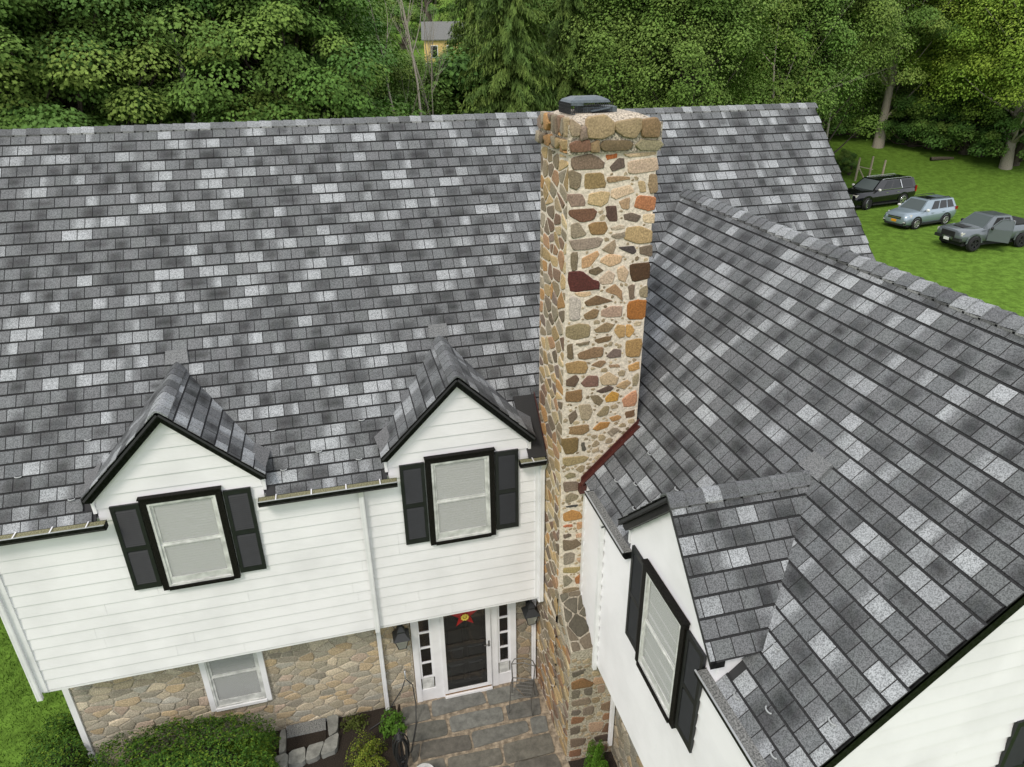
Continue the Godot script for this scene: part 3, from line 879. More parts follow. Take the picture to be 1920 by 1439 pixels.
func build_house() -> Node3D:
	var h := thing("house", "white clapboard house with grey shingled roofs, three dormers and a tall fieldstone chimney", "house")
	# ---- roofs first
	var roof := group_node("main_roof", h)
	var g := Geo.new()
	var x0 := LEFT - 0.16
	var x1 := 7.16
	var apex := Vector3(0, 9.945, -4.555)
	var nd := Vector3(0, -R2, -R2) * 0.03
	g.prism([Vector3(x0, EAVE + 0.2, -0.10), Vector3(x1, EAVE + 0.2, -0.10), Vector3(x1, apex.y, apex.z), Vector3(x0, apex.y, apex.z)], nd)
	for r in [[x0, -6.43], [-4.21, -2.48], [-0.27, 0.0]]:
		g.prism([Vector3(r[0], EAVE - 0.005, 0.10), Vector3(r[1], EAVE - 0.005, 0.10), Vector3(r[1], EAVE + 0.2, -0.10), Vector3(r[0], EAVE + 0.2, -0.10)], nd)
	part("deck", g, M.deck, roof)
	g = Geo.new()
	g.prism([Vector3(x0, EAVE - 0.005, -9.23), Vector3(x1, EAVE - 0.005, -9.23), Vector3(x1, apex.y + 0.01, apex.z), Vector3(x0, apex.y + 0.01, apex.z)], Vector3(0, -R2, R2) * 0.03)
	part("rear_slope", g, M.band, roof)
	shingles(roof, Transform3D.IDENTITY, Vector3(x0, EAVE, 0.12), Vector3.RIGHT, Vector3(0, 1, -1) * R2, x1 - x0, 32, skip_main, 300, 71, 0.05)
	ridge_caps(roof, Vector3(x0, 9.962, -4.555), Vector3(x1 + 0.02, 9.962, -4.555), 0.115, Vector3(0, 0, 1), 72, 0.2, 0.035)
	for x in [x0 - 0.004, x1 - 0.02]:
		for s in [-1, 1]:
			g = Geo.new()
			var z := 0.12 if s > 0 else -9.23
			g.prism([Vector3(x, EAVE - 0.012, z), Vector3(x, 9.945, -4.555), Vector3(x, 9.76, -4.555), Vector3(x, EAVE - 0.18, z)], Vector3(0.024, 0, 0))
			part("rake_board", g, M.black, roof)
	var wr := group_node("wing_roof", h)
	g = Geo.new()
	g.prism([Vector3(0.46, EAVE + 0.10, -3.4), Vector3(0.46, EAVE + 0.10, 5.90), Vector3(WING_RIDGE, WING_TOP - 0.02, 5.90), Vector3(WING_RIDGE, WING_TOP - 0.02, -3.4)], Vector3(R2, -R2, 0) * 0.03)
	for r in [[0.9, 2.52], [4.68, 5.90]]:
		g.prism([Vector3(0.35, EAVE - 0.005, r[0]), Vector3(0.35, EAVE - 0.005, r[1]), Vector3(0.46, EAVE + 0.10, r[1]), Vector3(0.46, EAVE + 0.10, r[0])], Vector3(R2, -R2, 0) * 0.03)
	part("deck", g, M.deck, wr)
	g = Geo.new()
	g.prism([Vector3(7.04, EAVE, -0.4), Vector3(7.04, EAVE, 5.90), Vector3(WING_RIDGE, WING_TOP - 0.01, 5.90), Vector3(WING_RIDGE, WING_TOP - 0.01, -3.4)], Vector3(-R2, -R2, 0) * 0.03)
	part("far_slope", g, M.band, wr)
	shingles(wr, Transform3D.IDENTITY, Vector3(0.341, EAVE, 5.905), Vector3(0, 0, -1), Vector3(1, 1, 0) * R2, 9.3, 23, skip_wing, 300, 75, 0.13)
	ridge_caps(wr, Vector3(WING_RIDGE, WING_TOP + 0.0, 5.93), Vector3(WING_RIDGE, WING_TOP + 0.0, -3.35), 0.15, Vector3.RIGHT, 76, 0.205, 0.06, 0.042)
	for s in [-1, 1]:
		g = Geo.new()
		var xe := 0.30 if s < 0 else 7.08
		g.prism([Vector3(xe, EAVE - 0.05, 5.80), Vector3(WING_RIDGE, WING_TOP - 0.02, 5.80), Vector3(WING_RIDGE, WING_TOP - 0.20, 5.80), Vector3(xe, EAVE - 0.24, 5.80)], Vector3(0, 0, 0.10))
		part("rake_board", g, M.black, wr)
	# ---- walls
	var up := group_node("upper_wall", h)
	g = Geo.new()
	g.box(Vector3(LEFT, FLOOR2 - 0.012, -9.1), Vector3(RIGHT, EAVE + 0.02, -0.003))
	g.prism([Vector3(LEFT, EAVE + 0.02, -9.1), Vector3(LEFT, EAVE + 0.02, -0.003), Vector3(LEFT, 9.78, -4.555)], Vector3(0.2, 0, 0))
	g.prism([Vector3(RIGHT, EAVE + 0.02, -9.1), Vector3(RIGHT, EAVE + 0.02, -0.003), Vector3(RIGHT, 9.78, -4.555)], Vector3(-0.2, 0, 0))
	part("wall_core", g, M.siding, up)
	siding(up, FLOOR2, FLOOR2 + 14 * E, func(_y): return [LEFT, -0.02])
	g = Geo.new()
	g.box(Vector3(LEFT - 0.02, FLOOR2 - 0.01, -0.14), Vector3(LEFT + 0.075, EAVE, 0.034))
	part("corner_board", g, M.white, up)
	g = Geo.new()
	g.box(Vector3(-0.165, FLOOR2 - 0.01, -0.05), Vector3(-0.055, EAVE - 0.02, 0.034))
	part("corner_board", g, M.white, up)
	g = Geo.new()
	g.box(Vector3(LEFT, FLOOR2 - 0.05, -0.43), Vector3(-0.03, FLOOR2 - 0.014, 0.012))
	part("soffit", g, M.white, up)
	var wu := group_node("wing_wall", h, Transform3D(WING.basis, Vector3(WING_WALL, 0, 0)))
	g = Geo.new()
	g.box(Vector3(0.0, FLOOR2 - 0.012, -6.6), Vector3(GABLE, EAVE + 0.02, -0.003))
	part("wall_core", g, M.siding, wu)
	siding(wu, FLOOR2, FLOOR2 + 14 * E, func(_y): return [0.83, GABLE], 0.030)
	g = Geo.new()
	g.box(Vector3(0.83, FLOOR2 - 0.05, -0.43), Vector3(GABLE, FLOOR2 - 0.014, 0.012))
	part("soffit", g, M.white, wu)
	g = Geo.new()
	g.box(Vector3(0.825, FLOOR2, 0.0), Vector3(0.90, EAVE - 0.06, 0.03))
	part("corner_board", g, M.white, wu)
	g = Geo.new()
	g.box(Vector3(GABLE - 0.09, FLOOR2, 0.0), Vector3(GABLE + 0.01, EAVE - 0.06, 0.034))
	part("corner_board", g, M.white, wu)
	var gw := group_node("gable_wall", h, Transform3D(Basis.IDENTITY, Vector3(0, 0, GABLE)))
	g = Geo.new()
	g.prism([Vector3(WING_WALL, FLOOR2, -0.003), Vector3(RIGHT, FLOOR2, -0.003), Vector3(RIGHT, EAVE - 0.1, -0.003), Vector3(WING_RIDGE, WING_TOP - 0.2, -0.003), Vector3(WING_WALL, EAVE - 0.1, -0.003)], Vector3(0, 0, -0.2))
	part("wall_core", g, M.siding, gw)
	siding(gw, FLOOR2, WING_TOP - 0.25, func(y): return [maxf(WING_WALL, WING_RIDGE - (WING_TOP - 0.16 - y)), minf(RIGHT, WING_RIDGE + (WING_TOP - 0.16 - y))], 0.036)
	# ---- dormers, windows, shutters
	var k := 0
	for x in DORMERS:
		dormer(h, Transform3D(Basis.IDENTITY, Vector3(x, 0, 0)), 80 + k * 10)
		window_unit(h, Transform3D(Basis.IDENTITY, Vector3(x, 3.965, 0.022)), 1.067, 1.585, M.trim)
		for sx in [x - 0.533 - 0.385, x + 0.533 + 0.015]:
			shutter(h, Transform3D(Basis.IDENTITY, Vector3(sx, 4.02, 0.022)), 0.37, 1.465)
		k += 1
	dormer(h, Transform3D(WING.basis, Vector3(WING_WALL, 0, WING_DORMER)), 110, 0.039)
	window_unit(h, Transform3D(WING.basis, Vector3(WING_WALL - 0.022, 3.965, WING_DORMER - 0.03)), 1.067, 1.585, M.trim, 0.085, false, false)
	for sz in [WING_DORMER - 0.03 - 0.533 - 0.385, WING_DORMER - 0.03 + 0.533 + 0.015]:
		shutter(h, Transform3D(WING.basis, Vector3(WING_WALL - 0.022, 4.02, sz)), 0.37, 1.465)
	window_unit(h, Transform3D(Basis.IDENTITY, Vector3(3.86, 3.75, GABLE + 0.030)), 1.067, 1.585, M.trim)
	for sx in [3.86 - 0.533 - 0.385, 3.86 + 0.533 + 0.015]:
		shutter(h, Transform3D(Basis.IDENTITY, Vector3(sx, 3.80, GABLE + 0.022)), 0.37, 1.465)
	# ---- ground floor of fieldstone
	var sw := group_node("stone_wall", h)
	g = Geo.new()
	g.box(Vector3(-7.80, -0.5, -9.0), Vector3(-2.34, FLOOR2 - 0.02, -0.435))
	g.box(Vector3(-0.40, -0.5, -9.0), Vector3(RIGHT, FLOOR2 - 0.02, -0.435))
	g.box(Vector3(-2.34, -0.5, -9.0), Vector3(-0.40, FLOOR2 - 0.02, -3.4))
	part("mortar", g, M.mortar_wall, sw)
	stone_face(sw, 5.42, 2.36, Transform3D(Basis.IDENTITY, Vector3(-7.78, 0.0, -0.435)), 0.25, 0.13, 0.009, WALL_TONES, 1.22, 0.011, 31, 300, func(c): return not (c.x > 1.93 and c.x < 3.0 and c.y > 0.80) and not (c.x < 2.8 and c.y < 0.55))
	stone_face(sw, 0.42, 2.3, Transform3D(Basis.IDENTITY, Vector3(-0.42, 0.0, -0.435)), 0.17, 0.15, 0.010, WALL_TONES, 0.9, 0.02, 32)
	g = Geo.new()
	g.box(Vector3(-7.86, -0.1, -0.46), Vector3(-7.77, FLOOR2 - 0.05, -0.40))
	part("corner_post", g, M.white, sw)
	var ws := group_node("wing_stone_wall", h)
	g = Geo.new()
	g.box(Vector3(WING_WALL + 0.43, -0.5, -0.3), Vector3(6.9, FLOOR2 - 0.02, GABLE - 0.1))
	part("mortar", g, M.mortar_wall, ws)
	stone_face(ws, 2.6, 2.3, Transform3D(WING.basis, Vector3(WING_WALL + 0.43, 0, 1.5)), 0.20, 0.15, 0.008, WALL_TONES, 0.85, 0.022, 33)
	window_unit(h, Transform3D(Basis.IDENTITY, Vector3(-5.32, 0.86, -0.43)), 1.0, 1.52, M.white, 0.085, true)
	build_chimney(h)
	build_entry(h)
	# ---- gutters and downspouts
	for r in [[x0, -6.29, 4], [-4.31, -2.35, 4], [-0.46, -0.05, 1]]:
		gutter(h, Vector3(r[0], 5.232, 0.105), Vector3(r[1], 5.232, 0.105), Vector3(0, 0, 1), M.debris, r[2])
	for r in [[1.19, 2.60, 0], [4.50, 5.88, 0]]:
		gutter(h, Vector3(0.372, 5.232, r[0]), Vector3(0.372, 5.232, r[1]), Vector3(-1, 0, 0), M.gutter_grey, r[2])
	pipe(h, [Vector3(-2.89, 5.24, 0.15), Vector3(-2.89, 5.08, 0.065), Vector3(-2.89, 2.38, 0.065), Vector3(-2.89, 2.20, -0.37), Vector3(-2.89, 0.02, -0.37)])
	pipe(h, [Vector3(-0.055, 5.24, 0.15), Vector3(-0.055, 5.08, 0.065), Vector3(-0.075, 2.36, 0.065), Vector3(-0.075, 2.20, -0.36), Vector3(-0.07, 0.02, -0.36)])
	pipe(h, [Vector3(LEFT - 0.05, 5.24, 0.15), Vector3(LEFT - 0.05, 5.08, 0.05), Vector3(LEFT - 0.05, 2.3, 0.05)])
	pipe(h, [Vector3(0.31, 5.23, 1.66), Vector3(0.33, 5.06, 1.66), Vector3(0.33, 2.32, 1.66)], "downspout", 0.075, 0.055, Vector3(0, 0, 1))
	pipe(h, [Vector3(0.70, 2.36, 1.60), Vector3(0.74, 2.2, 1.56), Vector3(0.74, 0.3, 1.56)], "downspout", 0.075, 0.055, Vector3(0, 0, 1))
	# ---- snow guards: small bright cleats on the lowest courses
	for q in [[-7.387, 5.863], [-6.724, 5.569], [-6.521, 6.153], [-4.044, 6.012], [-3.934, 5.574], [-3.416, 5.716], [-2.747, 5.999], [-2.855, 5.577]]:
		snow_guard(roof, Transform3D(Basis(Vector3.RIGHT, Vector3(0, R2, R2), Vector3(0, -R2, R2)), Vector3(q[0], q[1] + 0.008, EAVE + 0.12 - q[1] + 0.008)))
	for q in [[5.832, 4.85], [5.532, 5.259], [5.404, 4.948], [5.82, 5.699], [5.395, 5.59], [5.581, 1.407], [5.718, 1.742], [5.57, 2.071], [5.993, 2.359], [6.009, 1.499]]:
		snow_guard(wr, Transform3D(Basis(Vector3(0, 0, 1), Vector3(-R2, R2, 0), Vector3(-R2, -R2, 0)), Vector3(0.341 + q[0] - EAVE - 0.008, q[0] + 0.008, q[1])))
	return h

func snow_guard(roof: Node3D, xf: Transform3D) -> void:
	var g := Geo.new()
	var p := []
	for i in 7:
		var a := PI * i / 6.0
		p.append(xf * Vector3(cos(a) * 0.042, 0.010 + sin(a) * 0.012, 0.018 * sin(a)))
	g.tube(p, [0.0085], 6)
	part("snow_guard", g, M.clear, roof)

func build_chimney(h: Node3D) -> void:
	var ch := group_node("chimney", h)
	var g := Geo.new()
	var W := 1.1345
	g.box(Vector3(0, -0.3, -0.365), Vector3(W, 9.95, 0.816))
	part("mortar", g, M.mortar, ch)
	g = Geo.new()
	g.prism([Vector3(0.0, -0.3, 0.7), Vector3(0.0, -0.3, 1.49), Vector3(0.0, 2.55, 1.49), Vector3(0.0, 3.16, 0.82), Vector3(0.0, 3.16, 0.7)], Vector3(W - 0.01, 0, 0))
	part("foot", g, M.mortar_wall, ch)
	var cp := Geo.new()
	cp.box(Vector3(-0.03, 9.94, -0.395), Vector3(W + 0.03, 10.27, 0.846))
	# sloping wash of mortar on the top
	cp.hexa([Vector3(-0.02, 10.27, 0.83), Vector3(W + 0.02, 10.27, 0.83), Vector3(W + 0.02, 10.27, -0.38), Vector3(-0.02, 10.27, -0.38), Vector3(0.2, 10.36, 0.62), Vector3(W - 0.2, 10.36, 0.62), Vector3(W - 0.2, 10.36, -0.2), Vector3(0.2, 10.36, -0.2)])
	part("crown", cp, M.crown, ch)
	traced(ch, STONES_F, Transform3D(Basis.IDENTITY, Vector3(0, 0, 0.816)), 0.009, 41, Rect2(0.03, 3.2, 1.08, 6.7), 1500)
	traced(ch, STONES_G, Transform3D(Basis.IDENTITY, Vector3(0, 0, 1.49)), 0.012, 42, Rect2(0.03, 0.0, 0.8, 2.4), 400)
	traced(ch, STONES_K, Transform3D(Basis.IDENTITY, Vector3(0, 0, 0.846)), 0.035, 43)
	# left side: shaft, then the deeper foot below the shoulder
	stone_face(ch, 1.16, 7.3, Transform3D(WING.basis, Vector3(0, 2.62, -0.355)), 0.26, 0.165, 0.014, CHIMNEY_TONES, 1.08, 0.010, 44)
	stone_face(ch, 1.92, 2.5, Transform3D(WING.basis, Vector3(0, 0.02, -0.44)), 0.26, 0.15, 0.014, CHIMNEY_TONES, 1.0, 0.012, 45)
	stone_face(ch, 0.5, 0.4, Transform3D(WING.basis, Vector3(0, 2.62, 0.86)), 0.2, 0.15, 0.02, CHIMNEY_TONES, 0.9, 0.02, 46, 300, func(c): return c.x + c.y < 0.46)
	# weathered shoulder
	var sl := Vector3(0, 0.61, -0.67)
	stone_face(ch, 0.56, sl.length(), Transform3D(Basis(Vector3.RIGHT, sl.normalized(), Vector3.RIGHT.cross(sl.normalized())), Vector3(0.01, 2.55, 1.495)), 0.28, 0.22, 0.010, [[104, 98, 84], [96, 90, 78], [118, 106, 90], [90, 84, 72]], 1.0, 0.022, 47)
	# crown: upright stones on a string course, on the left side and behind
	stone_face(ch, 1.22, 0.24, Transform3D(WING.basis, Vector3(-0.03, 10.12, -0.385)), 0.14, 0.24, 0.010, CHIMNEY_TONES, 1.05, 0.045, 48)
	stone_face(ch, 1.22, 0.16, Transform3D(WING.basis, Vector3(-0.03, 9.95, -0.385)), 0.19, 0.16, 0.008, CHIMNEY_TONES, 0.9, 0.05, 49)
	# right side above the roofs
	stone_face(ch, 1.16, 4.0, Transform3D(Basis(Vector3(0, 0, -1), Vector3.UP, Vector3.RIGHT), Vector3(W, 5.9, 0.80)), 0.2, 0.15, 0.022, CHIMNEY_TONES, 1.0, 0.02, 50)
	# rain cap
	var lid := Geo.new()
	var c := Vector3(0.40, 10.475, 0.22)
	lid.hexa([c + Vector3(-0.27, 0, 0.21), c + Vector3(0.25, 0, 0.21), c + Vector3(0.25, 0, -0.21), c + Vector3(-0.27, 0, -0.21), c + Vector3(-0.25, 0.03, 0.19), c + Vector3(0.23, 0.03, 0.19), c + Vector3(0.23, 0.03, -0.19), c + Vector3(-0.25, 0.03, -0.19)])
	lid.hexa([c + Vector3(-0.25, 0.03, 0.19), c + Vector3(0.23, 0.03, 0.19), c + Vector3(0.23, 0.03, -0.19), c + Vector3(-0.25, 0.03, -0.19), c + Vector3(-0.16, 0.065, 0.10), c + Vector3(0.16, 0.065, 0.10), c + Vector3(0.16, 0.065, -0.10), c + Vector3(-0.16, 0.065, -0.10)])
	lid.hexa([c + Vector3(-0.27, -0.025, 0.212), c + Vector3(-0.12, -0.03, 0.212), c + Vector3(-0.12, -0.03, 0.256), c + Vector3(-0.27, -0.025, 0.256), c + Vector3(-0.27, 0.01, 0.212), c + Vector3(-0.12, 0.01, 0.212), c + Vector3(-0.12, 0.01, 0.256), c + Vector3(-0.27, 0.01, 0.256)])
	part("rain_cap", lid, M.cap_metal, ch)
	var base := Geo.new()
	base.box(Vector3(0.30, 10.34, 0.08), Vector3(0.74, 10.425, 0.42))
	base.obox(Transform3D(Basis(Vector3(0, 0, 1), 0.15), Vector3(0.50, 10.40, 0.45)), Vector3(0.24, 0.012, 0.12))
	base.box(Vector3(0.16, 10.33, 0.02), Vector3(0.80, 10.352, 0.50))
	part("cap_base", base, M.cap_metal, ch)
	var mesh := Geo.new()
	for i in 22:
		var f := i / 21.0
		mesh.tube([Vector3(lerpf(0.13, 0.66, f), 10.35, 0.45), Vector3(lerpf(0.13, 0.66, f), 10.48, 0.45)], [0.004], 4)
		mesh.tube([Vector3(0.12, 10.35, lerpf(0.02, 0.45, f)), Vector3(0.12, 10.48, lerpf(0.02, 0.45, f))], [0.004], 4)
		mesh.tube([Vector3(lerpf(0.13, 0.66, f), 10.35, 0.0), Vector3(lerpf(0.13, 0.66, f), 10.48, 0.0)], [0.004], 4)
	for y in [10.37, 10.41, 10.45]:
		mesh.tube([Vector3(0.12, y, 0.0), Vector3(0.12, y, 0.45), Vector3(0.67, y, 0.45)], [0.004], 4)
	part("cap_screen", mesh, M.dark_metal, ch)
	# painted flashing along both roofs and the black membrane beside the dormer
	g = Geo.new()
	g.prism([Vector3(0.30, 5.18, 0.83), Vector3(1.16, 6.04, 0.83), Vector3(1.16, 6.20, 0.83), Vector3(0.30, 5.34, 0.83)], Vector3(0, 0, 0.012))
	g.hexa([Vector3(0.29, 5.22, 0.84), Vector3(0.29, 5.24, 0.93), Vector3(1.15, 6.10, 0.93), Vector3(1.15, 6.08, 0.84), Vector3(0.28, 5.25, 0.84), Vector3(0.28, 5.27, 0.93), Vector3(1.14, 6.13, 0.93), Vector3(1.14, 6.11, 0.84)])
	g.box(Vector3(0.26, 5.10, 0.83), Vector3(0.36, 5.24, 0.92))
	part("flashing", g, M.flash, ch)
	g = Geo.new()
	g.prism([Vector3(-0.016, 5.30, 0.06), Vector3(-0.016, 5.98, -0.62), Vector3(-0.016, 6.10, -0.62), Vector3(-0.016, 5.47, 0.06)], Vector3(0.012, 0, 0))
	part("flashing", g, M.flash, ch)
	g = Geo.new()
	g.prism([Vector3(-0.30, EAVE + 0.03, 0.115), Vector3(-0.02, EAVE + 0.03, 0.115), Vector3(-0.02, 6.05, -0.62), Vector3(-0.36, 6.05, -0.62)], Vector3(0, 0.02, 0.02))
	part("membrane", g, M.membrane, ch)

func build_entry(h: Node3D) -> void:
	var z := -0.43
	var d := group_node("entry_door", h)
	var g := Geo.new()
	for r in [[-2.33, -2.23], [-1.97, -1.81], [-0.90, -0.76], [-0.52, -0.41]]:
		g.box(Vector3(r[0], 0.0, z), Vector3(r[1], 2.30, z + 0.06))
	for r in [[-2.23, -1.97], [-0.76, -0.52]]:
		g.box(Vector3(r[0], 0.0, z), Vector3(r[1], 0.28, z + 0.05))
	g.box(Vector3(-2.33, 2.30, z), Vector3(-0.41, 2.36, z + 0.07))
	part("frame", g, M.white, d)
	g = Geo.new()
	g.box(Vector3(-1.81, 0.0, z + 0.002), Vector3(-0.90, 0.06, z + 0.13))
	part("sill", g, M.white, d)
	g = Geo.new()
	g.box(Vector3(-1.80, 0.06, z + 0.002), Vector3(-0.91, 0.10, z + 0.09))
	part("threshold", g, M.wood, d)
	var st := Geo.new()
	for r in [[-1.81, -1.745], [-0.985, -0.90]]:
		st.box(Vector3(r[0], 0.10, z + 0.062), Vector3(r[1], 2.28, z + 0.092))
	st.box(Vector3(-1.745, 0.10, z + 0.062), Vector3(-0.985, 0.16, z + 0.092))
	part("storm_door", st, M.white, d)
	var pn := Geo.new()
	pn.box(Vector3(-1.745, 0.16, z + 0.074), Vector3(-0.985, 2.28, z + 0.078))
	part("pane", pn, M.glass, d)
	var slab := Geo.new()
	slab.box(Vector3(-1.81, 0.1, z - 0.02), Vector3(-0.90, 2.28, z + 0.012))
	for r in [[-1.70, -1.40], [-1.33, -1.03]]:
		for y in [[0.28, 0.72], [0.84, 1.12], [1.24, 2.1]]:
			slab.hexa([Vector3(r[0], y[0], z + 0.012), Vector3(r[1], y[0], z + 0.012), Vector3(r[1], y[1], z + 0.012), Vector3(r[0], y[1], z + 0.012), Vector3(r[0] + 0.03, y[0] + 0.03, z + 0.026), Vector3(r[1] - 0.03, y[0] + 0.03, z + 0.026), Vector3(r[1] - 0.03, y[1] - 0.03, z + 0.026), Vector3(r[0] + 0.03, y[1] - 0.03, z + 0.026)])
	part("panel", slab, M.door, d)
	var hd := Geo.new()
	hd.box(Vector3(-0.955, 1.10, z + 0.092), Vector3(-0.925, 1.24, z + 0.10))
	hd.tube([Vector3(-0.94, 1.18, z + 0.10), Vector3(-0.94, 1.18, z + 0.13), Vector3(-1.03, 1.165, z + 0.13)], [0.009], 6)
	part("handle", hd, M.iron, d)
	# the hall behind the door and its side lights
	var hall := Geo.new()
	hall.box(Vector3(-2.34, -0.1, -3.4), Vector3(-0.40, -0.002, z - 0.03))
	hall.box(Vector3(-2.35, 0.0, -3.4), Vector3(-2.325, 2.38, z - 0.01))
	hall.box(Vector3(-0.415, 0.0, -3.4), Vector3(-0.39, 2.38, z - 0.01))
	hall.box(Vector3(-2.34, 0.0, -3.42), Vector3(-0.40, 2.38, -3.39))
	part("hall", hall, M.wood, d)
	for r in [[-2.23, -1.97], [-0.76, -0.52]]:
		var sd := group_node("sidelight", h)
		var low := Geo.new()
		low.box(Vector3(r[0] + 0.02, 0.28, z + 0.004), Vector3(r[1] - 0.02, 0.56, z + 0.03))
		low.box(Vector3(r[0] + 0.05, 0.32, z + 0.03), Vector3(r[1] - 0.05, 0.52, z + 0.036))
		part("lower_panel", low, M.old_white, sd)
		var mt := Geo.new()
		for xx in [[r[0], r[0] + 0.04], [r[1] - 0.04, r[1]]]:
			mt.box(Vector3(xx[0], 0.56, z + 0.004), Vector3(xx[1], 2.30, z + 0.04))
		for i in 5:
			var y := 0.56 + i * 0.366
			mt.box(Vector3(r[0] + 0.04, y, z + 0.004), Vector3(r[1] - 0.04, y + 0.028, z + 0.036))
		part("muntins", mt, M.white, sd)
		for i in 4:
			var y := 0.588 + i * 0.366
			var gl := Geo.new()
			gl.box(Vector3(r[0] + 0.04, y, z + 0.014), Vector3(r[1] - 0.04, y + 0.338, z + 0.018))
			part("pane", gl, M.glass, sd)

# ---------------------------------------------------------------- plants
func leaf(g: Geo, p: Vector3, nn: Vector3, d: Vector3, w: float, l: float, col: Color) -> void:
	var dd := (d - nn * d.dot(nn)).normalized()
	var s := nn.cross(dd) * (w * 0.5)
	var a := dd * (l * 0.5)
	var b := g.v.size()
	g.v.append(p - a); g.v.append(p + s - nn * (l * 0.08)); g.v.append(p + a - nn * (l * 0.16)); g.v.append(p - s - nn * (l * 0.08))
	for k in 4:
		g.n.append(nn); g.c.append(col); g.t.append(Vector2.ZERO)
	g.ix.append(b); g.ix.append(b + 1); g.ix.append(b + 2); g.ix.append(b); g.ix.append(b + 2); g.ix.append(b + 3)

func unit(r: RandomNumberGenerator) -> Vector3:
	var z := r.randf_range(-1, 1)
	var a := r.randf() * TAU
	var q := sqrt(1.0 - z * z)
	return Vector3(q * cos(a), z, q * sin(a))

# a broadleaf tree: [trunk mesh, crown mesh]; rx, ry: radii of the crown, yc: its middle
func broadleaf(seed_: int, rx: float, ry: float, yc: float, clumps: int, per: int, size: float, flat: float, cols: Array, loose := 0.0) -> Array:
	var r := RandomNumberGenerator.new()
	r.seed = seed_
	var g := Geo.new()
	var tr := Geo.new()
	var c := Vector3(0, yc, 0)
	var lean := Vector3(r.randf_range(-0.6, 0.6), 0, r.randf_range(-0.6, 0.6))
	var top := yc + ry * 0.55
	var trunk := []
	var rad := []
	for i in 7:
		var f := i / 6.0
		trunk.append(Vector3(0, -0.3, 0) + (Vector3(0, top + 0.3, 0) + lean) * f + Vector3(sin(f * 5.0 + seed_), 0, cos(f * 4.0 + seed_)) * 0.12 * f)
		rad.append(lerpf(0.36, 0.06, f) * (1.25 if i == 0 else 1.0))
	tr.tube(trunk, rad, 8)
	for k in clumps:
		var d := unit(r)
		if d.y < -0.55: d.y = -d.y
		var f := lerpf(0.30, 1.0, pow(r.randf(), 0.45))
		var o := c + Vector3(d.x * rx, d.y * ry, d.z * rx) * f
		var cr := rx * r.randf_range(0.14, 0.30)
		if k % 3 == 0:
			var from: Vector3 = trunk[clampi(int(6.0 * (o.y - yc * 0.35) / top), 1, 5)]
			var mid := from.lerp(o, 0.55) + Vector3(0, -0.25, 0)
			tr.tube([from, mid, o], [0.09, 0.055, 0.02], 5)
		var kc: Color = cols[r.randi() % cols.size()]
		for j in per:
			var e := unit(r)
			if e.y < 0 and r.randf() < 0.55: e.y = -e.y
			var q := o + Vector3(e.x, e.y * flat, e.z) * cr * (0.45 + 0.55 * sqrt(r.randf()) + loose * r.randf())
			q.y -= 0.18 * cr * (e.x * e.x + e.z * e.z)
			var nn := (e * 0.55 + Vector3.UP * 0.75 + d * 0.35 + unit(r) * 0.55).normalized()
			var dr := Vector3(e.x, -0.5, e.z) + unit(r) * 0.6
			var s := size * r.randf_range(0.65, 1.35)
			var col := kc * r.randf_range(0.78, 1.25)
			leaf(g, q, nn, dr, s * 0.8, s, col)
	return [tr.mesh(), g.mesh()]

func spruce(seed_: int, h: float, rad: float, cols: Array) -> Array:
	var r := RandomNumberGenerator.new()
	r.seed = seed_
	var g := Geo.new()
	var tr := Geo.new()
	tr.tube([Vector3(0, -0.3, 0), Vector3(0, h * 0.5, 0), Vector3(0, h, 0)], [0.34, 0.18, 0.02], 8)
	var y := 1.5
	while y < h - 0.2:
		var reach := rad * pow(1.0 - y / h, 0.8) + 0.15
		var n := 7 + int(4.0 * reach / rad)
		for k in n:
			var a := TAU * (k + r.randf()) / n
			var d := Vector3(cos(a), 0, sin(a))
			var side := Vector3(-d.z, 0, d.x)
			var len := reach * r.randf_range(0.75, 1.12)
			var kc: Color = cols[r.randi() % cols.size()]
			var steps := int(len * 9.0) + 3
			for i in steps:
				var f := (i + r.randf()) / steps
				var p := Vector3(0, y + r.randf_range(-0.1, 0.1), 0) + d * len * f + Vector3(0, -0.42 * len * f * f + 0.14 * len * f * f * f, 0)
				var wid := (1.0 - f) * 0.35 * len + 0.12
				for j in 7:
					var s := r.randf_range(-1, 1)
					var q := p + side * s * wid * 0.55 + Vector3(0, -0.14 * absf(s) - r.randf() * 0.22, 0)
					var nn := (d * 0.6 + Vector3.UP * 0.5 + unit(r) * 0.6).normalized()
					var dr := Vector3(0, -1.0, 0) + d * 0.35 + side * s * 0.6 + unit(r) * 0.25
					leaf(g, q, nn, dr, r.randf_range(0.055, 0.09), r.randf_range(0.24, 0.42), kc * r.randf_range(0.7, 1.3))
		y += 0.48
	return [tr.mesh(), g.mesh()]

func leafy(seed_: int, n: int, w: float, l: float, cols: Array, shape: Callable) -> ArrayMesh:   # shape(r) gives [place, outward normal]
	var r := RandomNumberGenerator.new()
	r.seed = seed_
	var g := Geo.new()
	for i in n:
		var a: Array = shape.call(r)
		var nn: Vector3 = (a[1] * 0.9 + Vector3.UP * 0.3 + unit(r) * 0.7).normalized()
		var s := r.randf_range(0.7, 1.3)
		leaf(g, a[0], nn, a[1] + unit(r), w * s, l * s, cols[r.randi() % cols.size()] * r.randf_range(0.7, 1.3))
	return g.mesh()

